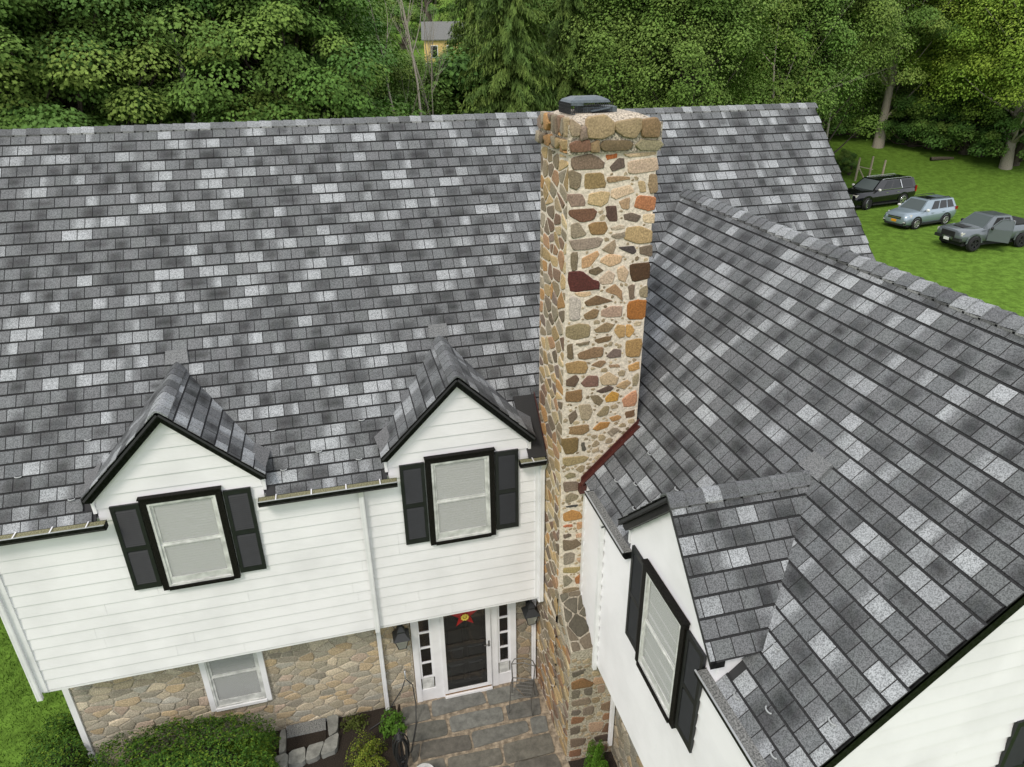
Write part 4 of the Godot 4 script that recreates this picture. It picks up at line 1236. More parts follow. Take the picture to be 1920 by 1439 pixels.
func bare_tree(seed_: int, h: float, spread: float, thick: float) -> ArrayMesh:
	var r := RandomNumberGenerator.new()
	r.seed = seed_
	var g := Geo.new()
	var todo := [[Vector3(0, -0.2, 0), Vector3(r.randf_range(-0.1, 0.1), 1, r.randf_range(-0.1, 0.1)), h * 0.55, thick, 0]]
	while todo.size():
		var b = todo.pop_back()
		var p: Vector3 = b[0]
		var d: Vector3 = b[1].normalized()
		var path := [p]
		var rr := [b[3]]
		for i in 4:
			d = (d + unit(r) * 0.12 + Vector3.UP * 0.05).normalized()
			p += d * b[2] / 4.0
			path.append(p); rr.append(b[3] * (1.0 - 0.16 * (i + 1)))
			if b[4] < 3 and i > 0:
				for k in r.randi_range(0, 2):
					todo.append([p, d + unit(r) * spread, b[2] * r.randf_range(0.4, 0.65), rr[-1] * 0.55, b[4] + 1])
		if b[4] < 3: todo.append([p, d + unit(r) * 0.2, b[2] * 0.6, rr[-1] * 0.9, b[4] + 1])
		g.tube(path, rr, 5 if b[4] < 2 else 4)
	return g.mesh()

func tree(called: String, label: String, where: Vector3, made: Array, scale: float, turn: float, leafs: Material, bark: Material, group := "") -> Node3D:
	var t := thing(called, label, "tree", Transform3D(Basis(Vector3.UP, turn).scaled(Vector3.ONE * scale), where), group)
	part("trunk", made[0], bark, t)
	if made.size() > 1: part("crown", made[1], leafs, t)
	return t

func tinted(base: StandardMaterial3D, c: Color) -> StandardMaterial3D:
	var m: StandardMaterial3D = base.duplicate()
	m.albedo_color = c.linear_to_srgb()
	return m

func build_trees() -> void:
	var green := [Color(0.110, 0.190, 0.042), Color(0.132, 0.212, 0.048), Color(0.094, 0.172, 0.042), Color(0.178, 0.250, 0.056)]
	var lime := [Color(0.200, 0.300, 0.042), Color(0.232, 0.325, 0.048), Color(0.172, 0.275, 0.040)]
	var soft := [Color(0.145, 0.225, 0.050), Color(0.170, 0.250, 0.060), Color(0.120, 0.200, 0.042)]
	var fir := [Color(0.112, 0.170, 0.040), Color(0.132, 0.190, 0.045), Color(0.090, 0.146, 0.036)]
	var maples := [broadleaf(201, 5.2, 7.0, 8.6, 200, 540, 0.128, 0.50, green), broadleaf(202, 4.6, 7.4, 8.8, 190, 540, 0.128, 0.55, green)]
	var locust := broadleaf(203, 5.2, 6.6, 7.2, 190, 460, 0.13, 0.60, lime, 0.4)
	var poplar := broadleaf(204, 4.4, 7.6, 8.8, 180, 400, 0.125, 0.8, soft, 0.25)
	var bushy := broadleaf(205, 2.4, 2.3, 2.0, 50, 330, 0.12, 0.65, green, 0.2)
	var firs := [spruce(206, 19.0, 4.6, fir)]
	var dark := tinted(M.leaf, Color(0.90, 0.98, 0.95))
	var mid: StandardMaterial3D = M.leaf
	var deep := tinted(M.leaf, Color(1.0, 0.96, 0.90))
	var r := RandomNumberGenerator.new()
	r.seed = 9
	# the maples right behind the main roof
	var i := 0
	for a in [[-70, 33, 1.0, 0], [110, 32, 1.02, 1], [255, 36, 1.0, 0], [430, 33.5, 1.03, 0], [535, 32.5, 1.0, 1], [575, 38, 0.95, 0]]:
		tree("maple_tree", ["broad maple behind the end of the main roof beyond the dormers", "layered green maple behind the main roof, next to the pale dead trunk", "dark maple with a pale dead trunk standing in its gap", "large dense maple behind the ridge, between the dead trunk and the grey snags", "full maple with hanging clumps behind the ridge above the dormers", "maple at the edge of the gap with the bare grey snags"][i], bearing(a[0], a[1]), maples[a[3]], a[2], r.randf() * TAU, mid if i % 2 else dark, M.bark, "maples behind the main roof")
		i += 1
	for a in [[-60, 52], [60, 55], [180, 50], [330, 52], [450, 55], [530, 54], [590, 62]]:
		tree("background_tree", "dark tree of the second row behind the maples", bearing(a[0], a[1]), maples[int(a[0]) % 2], 1.12, r.randf() * TAU, deep, M.bark, "second row of trees behind the maples")
	# spruces and what stands right of the gap
	for a in [[955, 39, 1.0, "tall drooping spruce behind the ridge, beside the chimney's rain cap"], [885, 46, 0.86, "narrow spruce beside the gap that shows the yellow house"], [1065, 43, 0.92, "spruce right behind the chimney's rain cap"]]:
		tree("spruce_tree", a[3], bearing(a[0], a[1]), firs[0], a[2], r.randf() * TAU, M.needle, M.bark, "spruces behind the chimney")
	for a in [[1185, 44, 1.0, "pale green feathery tree next to the spruces"], [1290, 43, 0.96, "pale green feathery tree behind the far end of the ridge"]]:
		tree("feathery_tree", a[3], bearing(a[0], a[1]), poplar, a[2], r.randf() * TAU, mid, M.bark, "feathery trees behind the ridge")
	for a in [[1380, 50, 1.0, 0], [1455, 52, 1.05, 1], [1540, 56, 1.05, 0], [1345, 62, 1.2, 1], [1420, 66, 1.2, 0], [1500, 70, 1.25, 1]]:
		tree("wood_tree", "dark leafy tree of the wood behind the ridge end", bearing(a[0], a[1]), maples[a[3]] if int(a[1]) % 2 else poplar, a[2], r.randf() * TAU, dark if int(a[0]) % 4 else deep, M.bark, "trees of the wood behind the ridge end")
	tree("maple_tree", "big maple with a bare leaning trunk at the edge of the lawn", ground_px(1646, 277), maples[1], 1.15, 2.2, mid, M.pale_bark)
	for a in [[1762, 288, "yellow-green lacy tree rising from the thicket beside the leaning maple"], [1822, 296, "yellow-green lacy tree rising from the thicket between maple and thick grey trunk"], [1955, 330, "yellow-green lacy tree at the corner of the lawn past the grey pickup"]]:
		tree("locust_tree", a[2], ground_px(a[0], a[1]) + Vector3(1.5, 0, -2.5), locust, 1.05, r.randf() * TAU, mid, M.bark, "yellow-green trees at the lawn's edge")
	tree("locust_tree", "yellow-green lacy tree with a thick grey trunk beside the lawn", ground_px(1885, 316), locust, 1.12, 0.6, mid, M.pale_bark)
	var k := 0
	for a in [[1780, 86, 1.1], [1990, 76, 1.05], [1840, 90, 1.1]]:
		tree("locust_tree", ["yellow-green lacy tree behind the dark log at the lawn's edge", "yellow-green lacy tree past the thick grey trunk", "yellow-green lacy tree in the shrubs behind the parked cars"][k], bearing(a[0], a[1]), locust, a[2], 1.3 + k, mid, M.bark, "yellow-green trees at the lawn's edge")
		k += 1
	for a in [[1575, 78], [1610, 84], [1690, 82], [1740, 86], [1800, 88], [1870, 84], [1940, 80], [1120, 70], [1230, 70], [1650, 100], [1760, 104], [1880, 104], [1500, 92], [1000, 76], [1060, 84]]:
		tree("far_tree", "dark tree deep in the wood beyond the lawn", bearing(a[0], a[1]), maples[int(a[1]) % 2], 1.25 + 0.2 * r.randf(), r.randf() * TAU, deep, M.bark, "trees deep in the wood")
	# understory along the lawn's edge
	for a in [[1548, 262], [1580, 262], [1612, 266], [1690, 276], [1718, 284], [1752, 288], [1790, 292], [1822, 300], [1850, 304], [1915, 322], [1580, 318], [1591, 330]]:
		var p := ground_px(a[0], a[1]) + Vector3(0.6, 0, -1.4) * (1.0 if a[1] < 317 or a[0] > 1800 else 0.0)
		var small: bool = a[0] < 1600 and a[1] > 310
		tree("bush", "leafy bush beside the fence posts behind the black car" if small else "dark leafy bush in the thicket at the lawn's edge", p, bushy, 0.35 if small else 0.9 + 0.5 * r.randf(), r.randf() * TAU, mid if small else dark, M.bark, "bushes by the fence posts" if small else "thicket at the lawn's edge").set_meta("category", "bush")
	# the gap: low bushes and grey snags
	for a in [[705, 37, 2.1], [745, 39, 1.75], [795, 40, 1.65], [828, 43, 2.35], [852, 45, 2.4], [690, 44, 2.3], [725, 45, 1.7]]:
		tree("bush", "tall wild bush under the grey snags behind the ridge", bearing(a[0], a[1]), bushy, a[2], r.randf() * TAU, dark, M.bark, "bushes under the snags").set_meta("category", "bush")
	for a in [[700, 150], [728, 170], [760, 140], [785, 190], [815, 160], [690, 210], [745, 215]]:
		tree("hill_bush", "small round tree on the far green hillside", bearing(a[0], a[1]), bushy, 1.6 + r.randf(), r.randf() * TAU, mid, M.bark, "small trees on the hillside")
	var n := 0
	for a in [[737, 37, 15.5, 31], [798, 36, 15.5, 32], [812, 38, 15.0, 36], [836, 42, 13.0, 33]]:
		tree("dead_tree", ["bare grey snag at the edge of the big maple", "bare grey snag with many twigs between maple and spruce", "second bare grey snag close beside the many-twigged one", "thin bare snag in front of the yellow house"][n], bearing(a[0], a[1]), [bare_tree(a[3], a[2], 0.6, 0.20)], 1.0, n, M.leaf, M.pale_bark, "snags behind the ridge")
		n += 1
	for a in [[708, 40, 0.68, "thin pale green tree among the grey snags, nearest the big maple"], [760, 43, 0.66, "thin pale green tree between the grey snags"], [866, 52, 0.66, "thin pale green tree half hiding the yellow house"]]:
		tree("thin_tree", a[3], bearing(a[0], a[1]), poplar, a[2], r.randf() * TAU, mid, M.bark, "thin trees in the gap")
	tree("dead_tree", "pale bleached dead tree above the wood", bearing(1480, 47), [bare_tree(34, 17.5, 0.9, 0.16)], 1.0, 0.4, M.leaf, M.pale_bark)
	tree("dead_tree", "thin pale dead tree beside the big leaning maple", bearing(1562, 55), [bare_tree(35, 17.0, 0.8, 0.13)], 1.0, 2.0, M.leaf, M.pale_bark)
	var g := Geo.new()
	var b := bearing(349, 31.5)
	g.tube([b + Vector3(0, -0.2, 0), b + Vector3(0.1, 5.0, 0), b + Vector3(0.0, 9.3, 0), b + Vector3(-0.2, 11.9, 0)], [0.18, 0.15, 0.12, 0.09], 8)
	tag(part("snag", g, M.bleached), "pale broken dead trunk standing between the maples", "tree trunk")

# ---------------------------------------------------------------- yard
func build_yard() -> void:
	var pav := struct("patio", slab([Vector2(-2.74, -0.43), Vector2(0.02, -0.43), Vector2(0.02, 2.4), Vector2(-2.62, 2.4)], -0.25, -0.006), M.joint)
	var flags := [[[-2.61, -0.316], [-2.173, -0.275], [-2.157, 0.036], [-2.701, 0.036]], [[-2.059, -0.32], [-1.123, -0.281], [-1.093, -0.041], [-2.091, 0.002]], [[-1.011, -0.285], [-0.548, -0.275], [-0.366, 0.021], [-1.028, 0.03]],
		[[-2.554, 0.095], [-1.902, 0.135], [-1.911, 0.446], [-2.626, 0.413]], [[-1.803, 0.12], [-0.852, 0.131], [-0.869, 0.42], [-1.811, 0.413]], [[-0.745, 0.138], [-0.101, 0.136], [-0.179, 0.458], [-0.764, 0.428]],
		[[-2.353, 0.504], [-1.547, 0.562], [-1.55, 0.832], [-2.443, 0.801]], [[-1.47, 0.523], [-0.474, 0.546], [-0.493, 0.743], [-1.482, 0.831]], [[-0.366, 0.513], [-0.112, 0.539], [-0.143, 0.816], [-0.408, 0.816]], [[-2.58, 0.568], [-2.42, 0.514], [-2.49, 0.774], [-2.55, 0.824]],
		[[-0.988, 0.905], [-0.133, 0.899], [-0.158, 1.258], [-1.009, 1.264]], [[-1.984, 0.923], [-1.067, 0.951], [-1.087, 1.243], [-1.964, 1.181]], [[-0.886, 1.306], [-0.158, 1.314], [-0.135, 1.559], [-0.918, 1.494]], [[-2.5, 0.9], [-2.06, 0.9], [-2.05, 1.25], [-2.5, 1.2]], [[-1.95, 1.27], [-0.97, 1.33], [-0.98, 1.7], [-1.95, 1.6]], [[-0.46, -0.28], [-0.08, -0.3], [-0.1, 0.05], [-0.3, 0.04]]]
	var r := RandomNumberGenerator.new()
	r.seed = 61
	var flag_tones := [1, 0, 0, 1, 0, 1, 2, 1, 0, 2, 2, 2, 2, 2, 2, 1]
	var n_flag := 0
	for f in flags:
		var p := PackedVector2Array()
		for q in f: p.append(Vector2(q[0], q[1]))
		var mid := Vector2.ZERO
		for q in p: mid += q * 0.25
		for i in p.size(): p[i] += (p[i] - mid).sign() * 0.016
		p = chaikin(p, 0.07)
		p = chaikin(p, 0.2)
		for i in p.size(): p[i] += Vector2(r.randf_range(-1, 1), r.randf_range(-1, 1)) * 0.008
		var k := r.randf_range(0.8, 1.15)
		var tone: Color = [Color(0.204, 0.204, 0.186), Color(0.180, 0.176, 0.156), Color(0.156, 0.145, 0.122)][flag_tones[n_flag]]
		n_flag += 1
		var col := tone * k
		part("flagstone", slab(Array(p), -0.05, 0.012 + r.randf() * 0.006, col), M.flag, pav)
	struct("flower_bed", rough_sheet(-4.95, -2.66, -0.43, 2.4, 26, 30, 0.035, 62), M.soil)
	struct("soil_strip", rough_sheet(0.02, 0.83, 1.49, 3.4, 12, 20, 0.02, 63), M.soil)
	# window well: cement walls, capstones round it
	var well := thing("window_well", "shallow basement window well edged with flat grey stones", "window well", at(Vector3(-4.35, 0, -0.05)))
	var g := Geo.new()
	g.box(Vector3(-0.36, -0.3, -0.40), Vector3(0.36, 0.055, -0.36))
	part("window_frame", g, M.old_white, well)
	g = Geo.new()
	g.box(Vector3(-0.34, 0.005, -0.358), Vector3(0.34, 0.02, 0.12))
	part("leaf_litter", g, M.soil, well)
	g = Geo.new()
	g.hexa([Vector3(-0.34, 0.02, -0.15), Vector3(0.34, 0.02, -0.15), Vector3(0.34, 0.02, -0.35), Vector3(-0.34, 0.02, -0.35), Vector3(-0.34, 0.04, -0.17), Vector3(0.34, 0.04, -0.17), Vector3(0.34, 0.10, -0.35), Vector3(-0.34, 0.10, -0.35)])
	part("pale_board", g, M.gutter_grey, well)
	for q in [[[-0.44, -0.3], [-0.35, -0.3], [-0.35, 0.16], [-0.46, 0.18]], [[0.37, -0.42], [0.56, -0.38], [0.56, -0.02], [0.38, 0.06]], [[0.36, 0.08], [0.58, 0.02], [0.52, 0.36], [0.22, 0.42]], [[0.02, 0.16], [0.33, 0.12], [0.2, 0.42], [0.0, 0.46]], [[-0.28, 0.18], [0.0, 0.16], [-0.02, 0.47], [-0.28, 0.46]], [[-0.6, 0.22], [-0.3, 0.2], [-0.3, 0.48], [-0.62, 0.5]]]:
		var p := PackedVector2Array()
		for a in q: p.append(Vector2(a[0], a[1]))
		p = chaikin(p, 0.15)
		for i in p.size(): p[i] += Vector2(r.randf_range(-1, 1), r.randf_range(-1, 1)) * 0.012
		var k := r.randf_range(0.22, 0.34)
		part("capstone", slab(Array(p), -0.1, 0.07 + r.randf() * 0.03, Color(k, k, k * 0.92)), M.flag, well)
	# lanterns on both sides of the door
	lantern(Vector3(-2.51, 2.0, -0.43), "black carriage lantern on the stone wall beside the downspout")
	lantern(Vector3(-0.16, 1.97, -0.43), "black carriage lantern in the corner beside the chimney")
	# star on the door
	var star := thing("star_decoration", "red five-pointed star with a gold wreath hung on the black door", "decoration", at(Vector3(-1.365, 1.945, -0.345)))
	g = Geo.new()
	for i in 10:
		var a := PI / 2 + TAU * i / 10.0
		var b := PI / 2 + TAU * (i + 1) / 10.0
		var ra := 0.27 if i % 2 == 0 else 0.11
		var rb := 0.11 if i % 2 == 0 else 0.27
		g.tri(Vector3(cos(a) * ra, sin(a) * ra, 0), Vector3(cos(b) * rb, sin(b) * rb, 0), Vector3(0, 0, 0.04))
		g.tri(Vector3(cos(b) * rb, sin(b) * rb, 0), Vector3(cos(a) * ra, sin(a) * ra, 0), Vector3(0, 0, -0.004))
	part("star", g, M.red, star)
	g = Geo.new()
	for i in 9:
		var a := TAU * i / 9.0
		g.ball(Vector3(cos(a) * 0.055, sin(a) * 0.055, 0.045), Vector3(0.024, 0.024, 0.016), 6, 4)
	g.ball(Vector3(0, 0, 0.04), Vector3(0.03, 0.03, 0.014), 6, 4)
	part("wreath", g, M.gold, star)
	chair()
	hose()
	var pot := Geo.new()
	var prof := [[0.11, 0.0], [0.155, 0.27], [0.175, 0.275], [0.175, 0.31], [0.15, 0.31], [0.14, 0.26]]
	for i in prof.size() - 1:
		for k in 20:
			var a := TAU * k / 20.0
			var b := TAU * (k + 1) / 20.0
			pot.quad(Vector3(cos(b) * prof[i][0], prof[i][1], sin(b) * prof[i][0]), Vector3(cos(a) * prof[i][0], prof[i][1], sin(a) * prof[i][0]), Vector3(cos(a) * prof[i + 1][0], prof[i + 1][1], sin(a) * prof[i + 1][0]), Vector3(cos(b) * prof[i + 1][0], prof[i + 1][1], sin(b) * prof[i + 1][0]))
	var pt := thing("flower_pot", "white round flower pot standing on the flagstones", "flower pot", at(Vector3(-2.42, 0.012, 1.30)))
	part("pot", pot, M.old_white, pt)
	g = Geo.new()
	for k in 20: g.tri(Vector3(0, 0.26, 0), Vector3(cos(TAU * (k + 1) / 20.0) * 0.145, 0.255, sin(TAU * (k + 1) / 20.0) * 0.145), Vector3(cos(TAU * k / 20.0) * 0.145, 0.255, sin(TAU * k / 20.0) * 0.145))
	part("soil", g, M.soil, pt)
	# hedges and small plants
	var yew := [Color(0.050, 0.112, 0.018), Color(0.066, 0.135, 0.020), Color(0.040, 0.092, 0.016), Color(0.120, 0.185, 0.022)]
	var nz := FastNoiseLite.new()
	nz.seed = 5; nz.frequency = 0.9
	hedge("hedge", "clipped dark green hedge along the stone wall under the ground-floor window", Vector3(-6.28, 0, 0.62), Vector3(1.46, 1.16, 0.95), 30000, yew, nz, 64)
	hedge("hedge", "low dark green bush round the corner of the house beside the lawn", Vector3(-8.30, 0, 0.15), Vector3(0.52, 0.80, 1.5), 18000, yew, nz, 65)
	var gold := [Color(0.15, 0.19, 0.025), Color(0.11, 0.16, 0.025), Color(0.19, 0.21, 0.035)]
	var fresh := [Color(0.07, 0.15, 0.02), Color(0.09, 0.18, 0.03)]
	small_plant("golden_shrub", "yellow-green small-leaved shrub in the flower bed", Vector3(-3.32, 0, 0.62), Vector3(0.36, 0.48, 0.42), 2600, 0.032, gold, 66)
	small_plant("green_plant", "bright green leafy plant beside the foot of the downspout", Vector3(-2.83, 0, 0.08), Vector3(0.24, 0.42, 0.24), 1100, 0.05, fresh, 67)
	small_plant("green_plant", "bright green leafy sprig beside the coiled hose", Vector3(-2.92, 0, 1.05), Vector3(0.12, 0.2, 0.12), 300, 0.045, fresh, 68)
	small_plant("low_plant", "low olive ground plant at the foot of the stone wall", Vector3(-3.5, 0, -0.2), Vector3(0.26, 0.2, 0.18), 700, 0.035, [Color(0.08, 0.10, 0.025)], 69)
	small_plant("clipped_shrub", "small clipped evergreen beside the wing's downspout", Vector3(0.40, 0, 1.80), Vector3(0.20, 0.72, 0.22), 6000, 0.022, [Color(0.06, 0.14, 0.015), Color(0.08, 0.165, 0.02)], 70)
	# lawn blades near the house
	var gr := Geo.new()
	for i in 26000:
		var p := Vector3(r.randf_range(-11.5, -8.0), -0.03, r.randf_range(-7.0, 1.7))
		var hgt := r.randf_range(0.035, 0.085)
		var d := unit(r) * 0.035
		var s := Vector3(r.randf_range(-1, 1), 0, r.randf_range(-1, 1)).normalized() * 0.006
		var kk := r.randf_range(0.7, 1.3)
		var b := gr.v.size()
		var nn := Vector3(d.x * 6.0, 1, d.z * 6.0).normalized()
		gr.v.append(p - s); gr.v.append(p + s); gr.v.append(p + Vector3(d.x, hgt, d.z))
		for q in 3:
			gr.n.append(nn); gr.c.append(Color(0.10, 0.19, 0.028) * kk); gr.t.append(Vector2.ZERO)
		gr.ix.append_array([b, b + 1, b + 2])
	var go := part("grass", gr, M.leaf)
	tag(go, "short green grass of the lawn beside the hedge", "grass")
	go.set_meta("kind", "stuff")
	# posts behind the cars and a log at the lawn's edge
	var pi := 0
	for q in [[1603, 340, 1.75], [1629, 332, 1.5], [1652, 338, 1.45]]:
		var p := ground_px(q[0], q[1])
		var post := thing("fence_post", ["wooden fence post with a slanting brace behind the black car", "middle bare fence post behind the black car", "thin grey fence post standing alone behind the black car's roof"][pi], "fence post", at(p), "fence posts behind the black car")
		g = Geo.new()
		g.tube([Vector3(0, -0.2, 0), Vector3(0.02, q[2] * 0.6, 0.01), Vector3(0.05, q[2], 0)], [0.085, 0.08, 0.07], 7)
		part("post", g, M.post, post)
		if pi == 0:
			g = Geo.new()
			g.tube([Vector3(0.0, 1.15, 0), Vector3(0.75, 0.0, 0.2)], [0.05, 0.05], 6)
			part("brace", g, M.post, post)
			g = Geo.new()
			g.tube([Vector3(0.0, 1.1, 0), Vector3(1.2, 0.85, 0.3)], [0.03, 0.03], 6)
			part("rail", g, M.post, post)
		pi += 1
	var lp := ground_px(1765, 301)
	g = Geo.new()
	g.tube([lp + Vector3(-0.9, 0.1, -0.2), lp + Vector3(0, 0.13, 0), lp + Vector3(0.9, 0.1, 0.2)], [0.15, 0.14, 0.13], 8)
	tag(part("fallen_log", g, M.bark), "dark fallen log lying where the lawn meets the thicket", "log")
	far_house()

func slab(p: Array, y0: float, y1: float, col := Color.WHITE) -> Geo:
	var g := Geo.new()
	var pts := []
	for q in p: pts.append(Vector3(q.x, y1, q.y))
	g.prism(pts, Vector3(0, y0 - y1, 0), col)
	return g

func rough_sheet(x0: float, x1: float, z0: float, z1: float, nx: int, nz: int, amp: float, seed_: int) -> Geo:
	var f := FastNoiseLite.new()
	f.seed = seed_; f.frequency = 3.0
	var g := Geo.new()
	var y := func(x, z): return -0.01 + amp * f.get_noise_2d(x, z)
	for i in nx:
		for j in nz:
			var a := lerpf(x0, x1, i / float(nx))
			var b := lerpf(x0, x1, (i + 1) / float(nx))
			var c := lerpf(z0, z1, j / float(nz))
			var d := lerpf(z0, z1, (j + 1) / float(nz))
			g.quad(Vector3(a, y.call(a, d), d), Vector3(b, y.call(b, d), d), Vector3(b, y.call(b, c), c), Vector3(a, y.call(a, c), c))
	g.smooth()
	return g

func hedge(called: String, label: String, c: Vector3, s: Vector3, n: int, cols: Array, nz: FastNoiseLite, seed_: int) -> void:
	var t := thing(called, label, "hedge", at(c))
	var shape := func(r: RandomNumberGenerator):
		var e := unit(r)
		e.y = absf(e.y)
		# a rounded box
		var m := pow(pow(absf(e.x), 4) + pow(absf(e.y), 4) + pow(absf(e.z), 4), -0.25)
		var p: Vector3 = e * m * s
		var bump := 1.0 + 0.16 * nz.get_noise_3d((p.x + c.x) * 2.2, p.y * 2.2, (p.z + c.z) * 2.2) + 0.07 * nz.get_noise_3d(p.x * 7.0, p.y * 7.0, p.z * 7.0)
		return [p * bump * (1.0 - 0.10 * r.randf() * r.randf()), (e / s).normalized()]
	part("foliage", leafy(seed_, n, 0.022, 0.05, cols, shape), M.needle, t)
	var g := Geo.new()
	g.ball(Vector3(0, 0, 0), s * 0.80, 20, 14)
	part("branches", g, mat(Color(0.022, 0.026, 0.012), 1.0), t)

func small_plant(called: String, label: String, c: Vector3, s: Vector3, n: int, size: float, cols: Array, seed_: int) -> void:
	var t := thing(called, label, "plant", at(c))
	var shape := func(r: RandomNumberGenerator):
		var e := unit(r)
		e.y = absf(e.y)
		return [e * s * (0.55 + 0.45 * sqrt(r.randf())) * (0.85 + 0.3 * sin(e.x * 5.0 + e.z * 7.0)), e]
	part("foliage", leafy(seed_, n, size * 0.7, size, cols, shape), M.leaf, t)
	var g := Geo.new()
	var r := RandomNumberGenerator.new()
	r.seed = seed_
	for i in 7:
		var e := unit(r)
		g.tube([Vector3(0, -0.05, 0), Vector3(e.x * s.x * 0.3, s.y * 0.4, e.z * s.z * 0.3), Vector3(e.x * s.x * 0.7, s.y * 0.75, e.z * s.z * 0.7)], [0.008, 0.006, 0.003], 5)
	part("stems", g, M.bark, t)

func lantern(p: Vector3, label: String) -> void:
	var t := thing("wall_lantern", label, "lantern", at(p), "lanterns beside the door")
	var g := Geo.new()
	g.box(Vector3(-0.05, -0.16, 0), Vector3(0.05, 0.16, 0.02))
	g.tube([Vector3(0, 0.10, 0.02), Vector3(0, 0.16, 0.10), Vector3(0, 0.13, 0.17)], [0.012], 6)
	part("bracket", g, M.dark_metal, t)
	var c := Vector3(0, 0, 0.17)
	g = Geo.new()
	var ring := func(y, w): return [c + Vector3(-w, y, w), c + Vector3(w, y, w), c + Vector3(w, y, -w), c + Vector3(-w, y, -w)]
	g.hexa(ring.call(-0.16, 0.145) + ring.call(-0.05, 0.06))
	g.hexa(ring.call(-0.05, 0.06) + ring.call(-0.01, 0.055))
	g.hexa(ring.call(-0.01, 0.07) + ring.call(0.07, 0.02))
	g.ball(c + Vector3(0, 0.10, 0), Vector3(0.025, 0.035, 0.025))
	part("hood", g, M.dark_metal, t)
	g = Geo.new()
	g.hexa(ring.call(-0.40, 0.065) + ring.call(-0.162, 0.115))
	part("glass", g, M.lamp_glass, t)
	g = Geo.new()
	g.hexa(ring.call(-0.43, 0.05) + ring.call(-0.40, 0.07))
	for sx in [-1, 1]:
		for sz in [-1, 1]:
			g.bar(c + Vector3(sx * 0.066, -0.40, sz * 0.066), c + Vector3(sx * 0.117, -0.16, sz * 0.117), 0.012, 0.012)
	part("cage", g, M.dark_metal, t)

func chair() -> void:
	var t := thing("garden_chair", "worn grey wire garden chair with an arched back on the flagstones", "chair", at(Vector3(-0.45, 0.012, 0.18), -0.38))
	var seat := Geo.new()
	for i in 6:
		var f := lerpf(-0.19, 0.19, i / 5.0)
		seat.tube([Vector3(f, 0.45, -0.19), Vector3(f, 0.44, 0.0), Vector3(f, 0.45, 0.2)], [0.006], 5)
		seat.tube([Vector3(-0.2, 0.45, f), Vector3(0.2, 0.45, f)], [0.006], 5)
	seat.tube([Vector3(-0.2, 0.45, -0.2), Vector3(-0.215, 0.45, 0.0), Vector3(-0.19, 0.45, 0.2), Vector3(0.0, 0.45, 0.225), Vector3(0.19, 0.45, 0.2), Vector3(0.215, 0.45, 0.0), Vector3(0.2, 0.45, -0.2), Vector3(-0.2, 0.45, -0.2)], [0.008], 6)
	part("seat", seat, M.iron, t)
	for s in [-1, 1]:
		for z in [-1, 1]:
			var l := Geo.new()
			l.tube([Vector3(s * 0.19, 0.45, z * 0.19), Vector3(s * 0.2, 0.2, z * 0.2), Vector3(s * 0.22, 0.0, z * 0.235)], [0.009], 6)
			part("leg", l, M.iron, t)
	var b := Geo.new()
	b.tube([Vector3(-0.2, 0.45, -0.2), Vector3(-0.22, 0.75, -0.25), Vector3(-0.17, 0.85, -0.27), Vector3(0, 0.89, -0.28), Vector3(0.17, 0.85, -0.27), Vector3(0.22, 0.75, -0.25), Vector3(0.2, 0.45, -0.2)], [0.011], 6)
	b.tube([Vector3(-0.215, 0.74, -0.25), Vector3(0, 0.79, -0.26), Vector3(0.215, 0.74, -0.25)], [0.011], 6)
	part("back", b, M.iron, t)

func hose() -> void:
	var t := thing("garden_hose", "black garden hose coiled on a stand and joined to the wall tap", "hose")
	var g := Geo.new()
	var r := RandomNumberGenerator.new()
	r.seed = 77
	for i in 11:
		var p := []
		var w := r.randf_range(0.07, 0.14)
		var lowest := r.randf_range(0.02, 0.2)
		for k in 13:
			var a := TAU * k / 12.0
			p.append(Vector3(-2.74 + cos(a) * w + r.randf_range(-0.008, 0.008), lerpf(lowest, 0.84, sin(a) * 0.5 + 0.5), 0.80 + i * 0.017 + 0.03 * sin(a)))
		g.tube(p, [0.011], 6)
	g.tube([Vector3(-2.52, 0.70, -0.33), Vector3(-2.60, 0.62, -0.20), Vector3(-2.80, 0.35, -0.15), Vector3(-2.95, 0.06, -0.12), Vector3(-3.25, 0.02, 0.0)], [0.011], 6)
	g.tube([Vector3(-2.50, 0.70, -0.33), Vector3(-2.40, 0.66, -0.22), Vector3(-2.38, 0.3, -0.1), Vector3(-2.42, 0.03, 0.1), Vector3(-2.56, 0.03, 0.6), Vector3(-2.70, 0.1, 0.85)], [0.011], 6)
	part("hose", g, M.hose, t)
	g = Geo.new()
	g.tube([Vector3(-2.74, 0.0, 0.88), Vector3(-2.74, 0.86, 0.88)], [0.014], 6)
	g.tube([Vector3(-2.74, 0.84, 0.78), Vector3(-2.74, 0.84, 1.02)], [0.014], 6)
	part("stand", g, M.dark_metal, t)
	g = Geo.new()
	g.tube([Vector3(-2.51, 0.86, -0.43), Vector3(-2.51, 0.86, -0.34), Vector3(-2.51, 0.72, -0.33)], [0.016, 0.016, 0.014], 7)
	g.ball(Vector3(-2.51, 0.90, -0.35), Vector3(0.028, 0.012, 0.028))
	part("tap", g, M.steel, t)

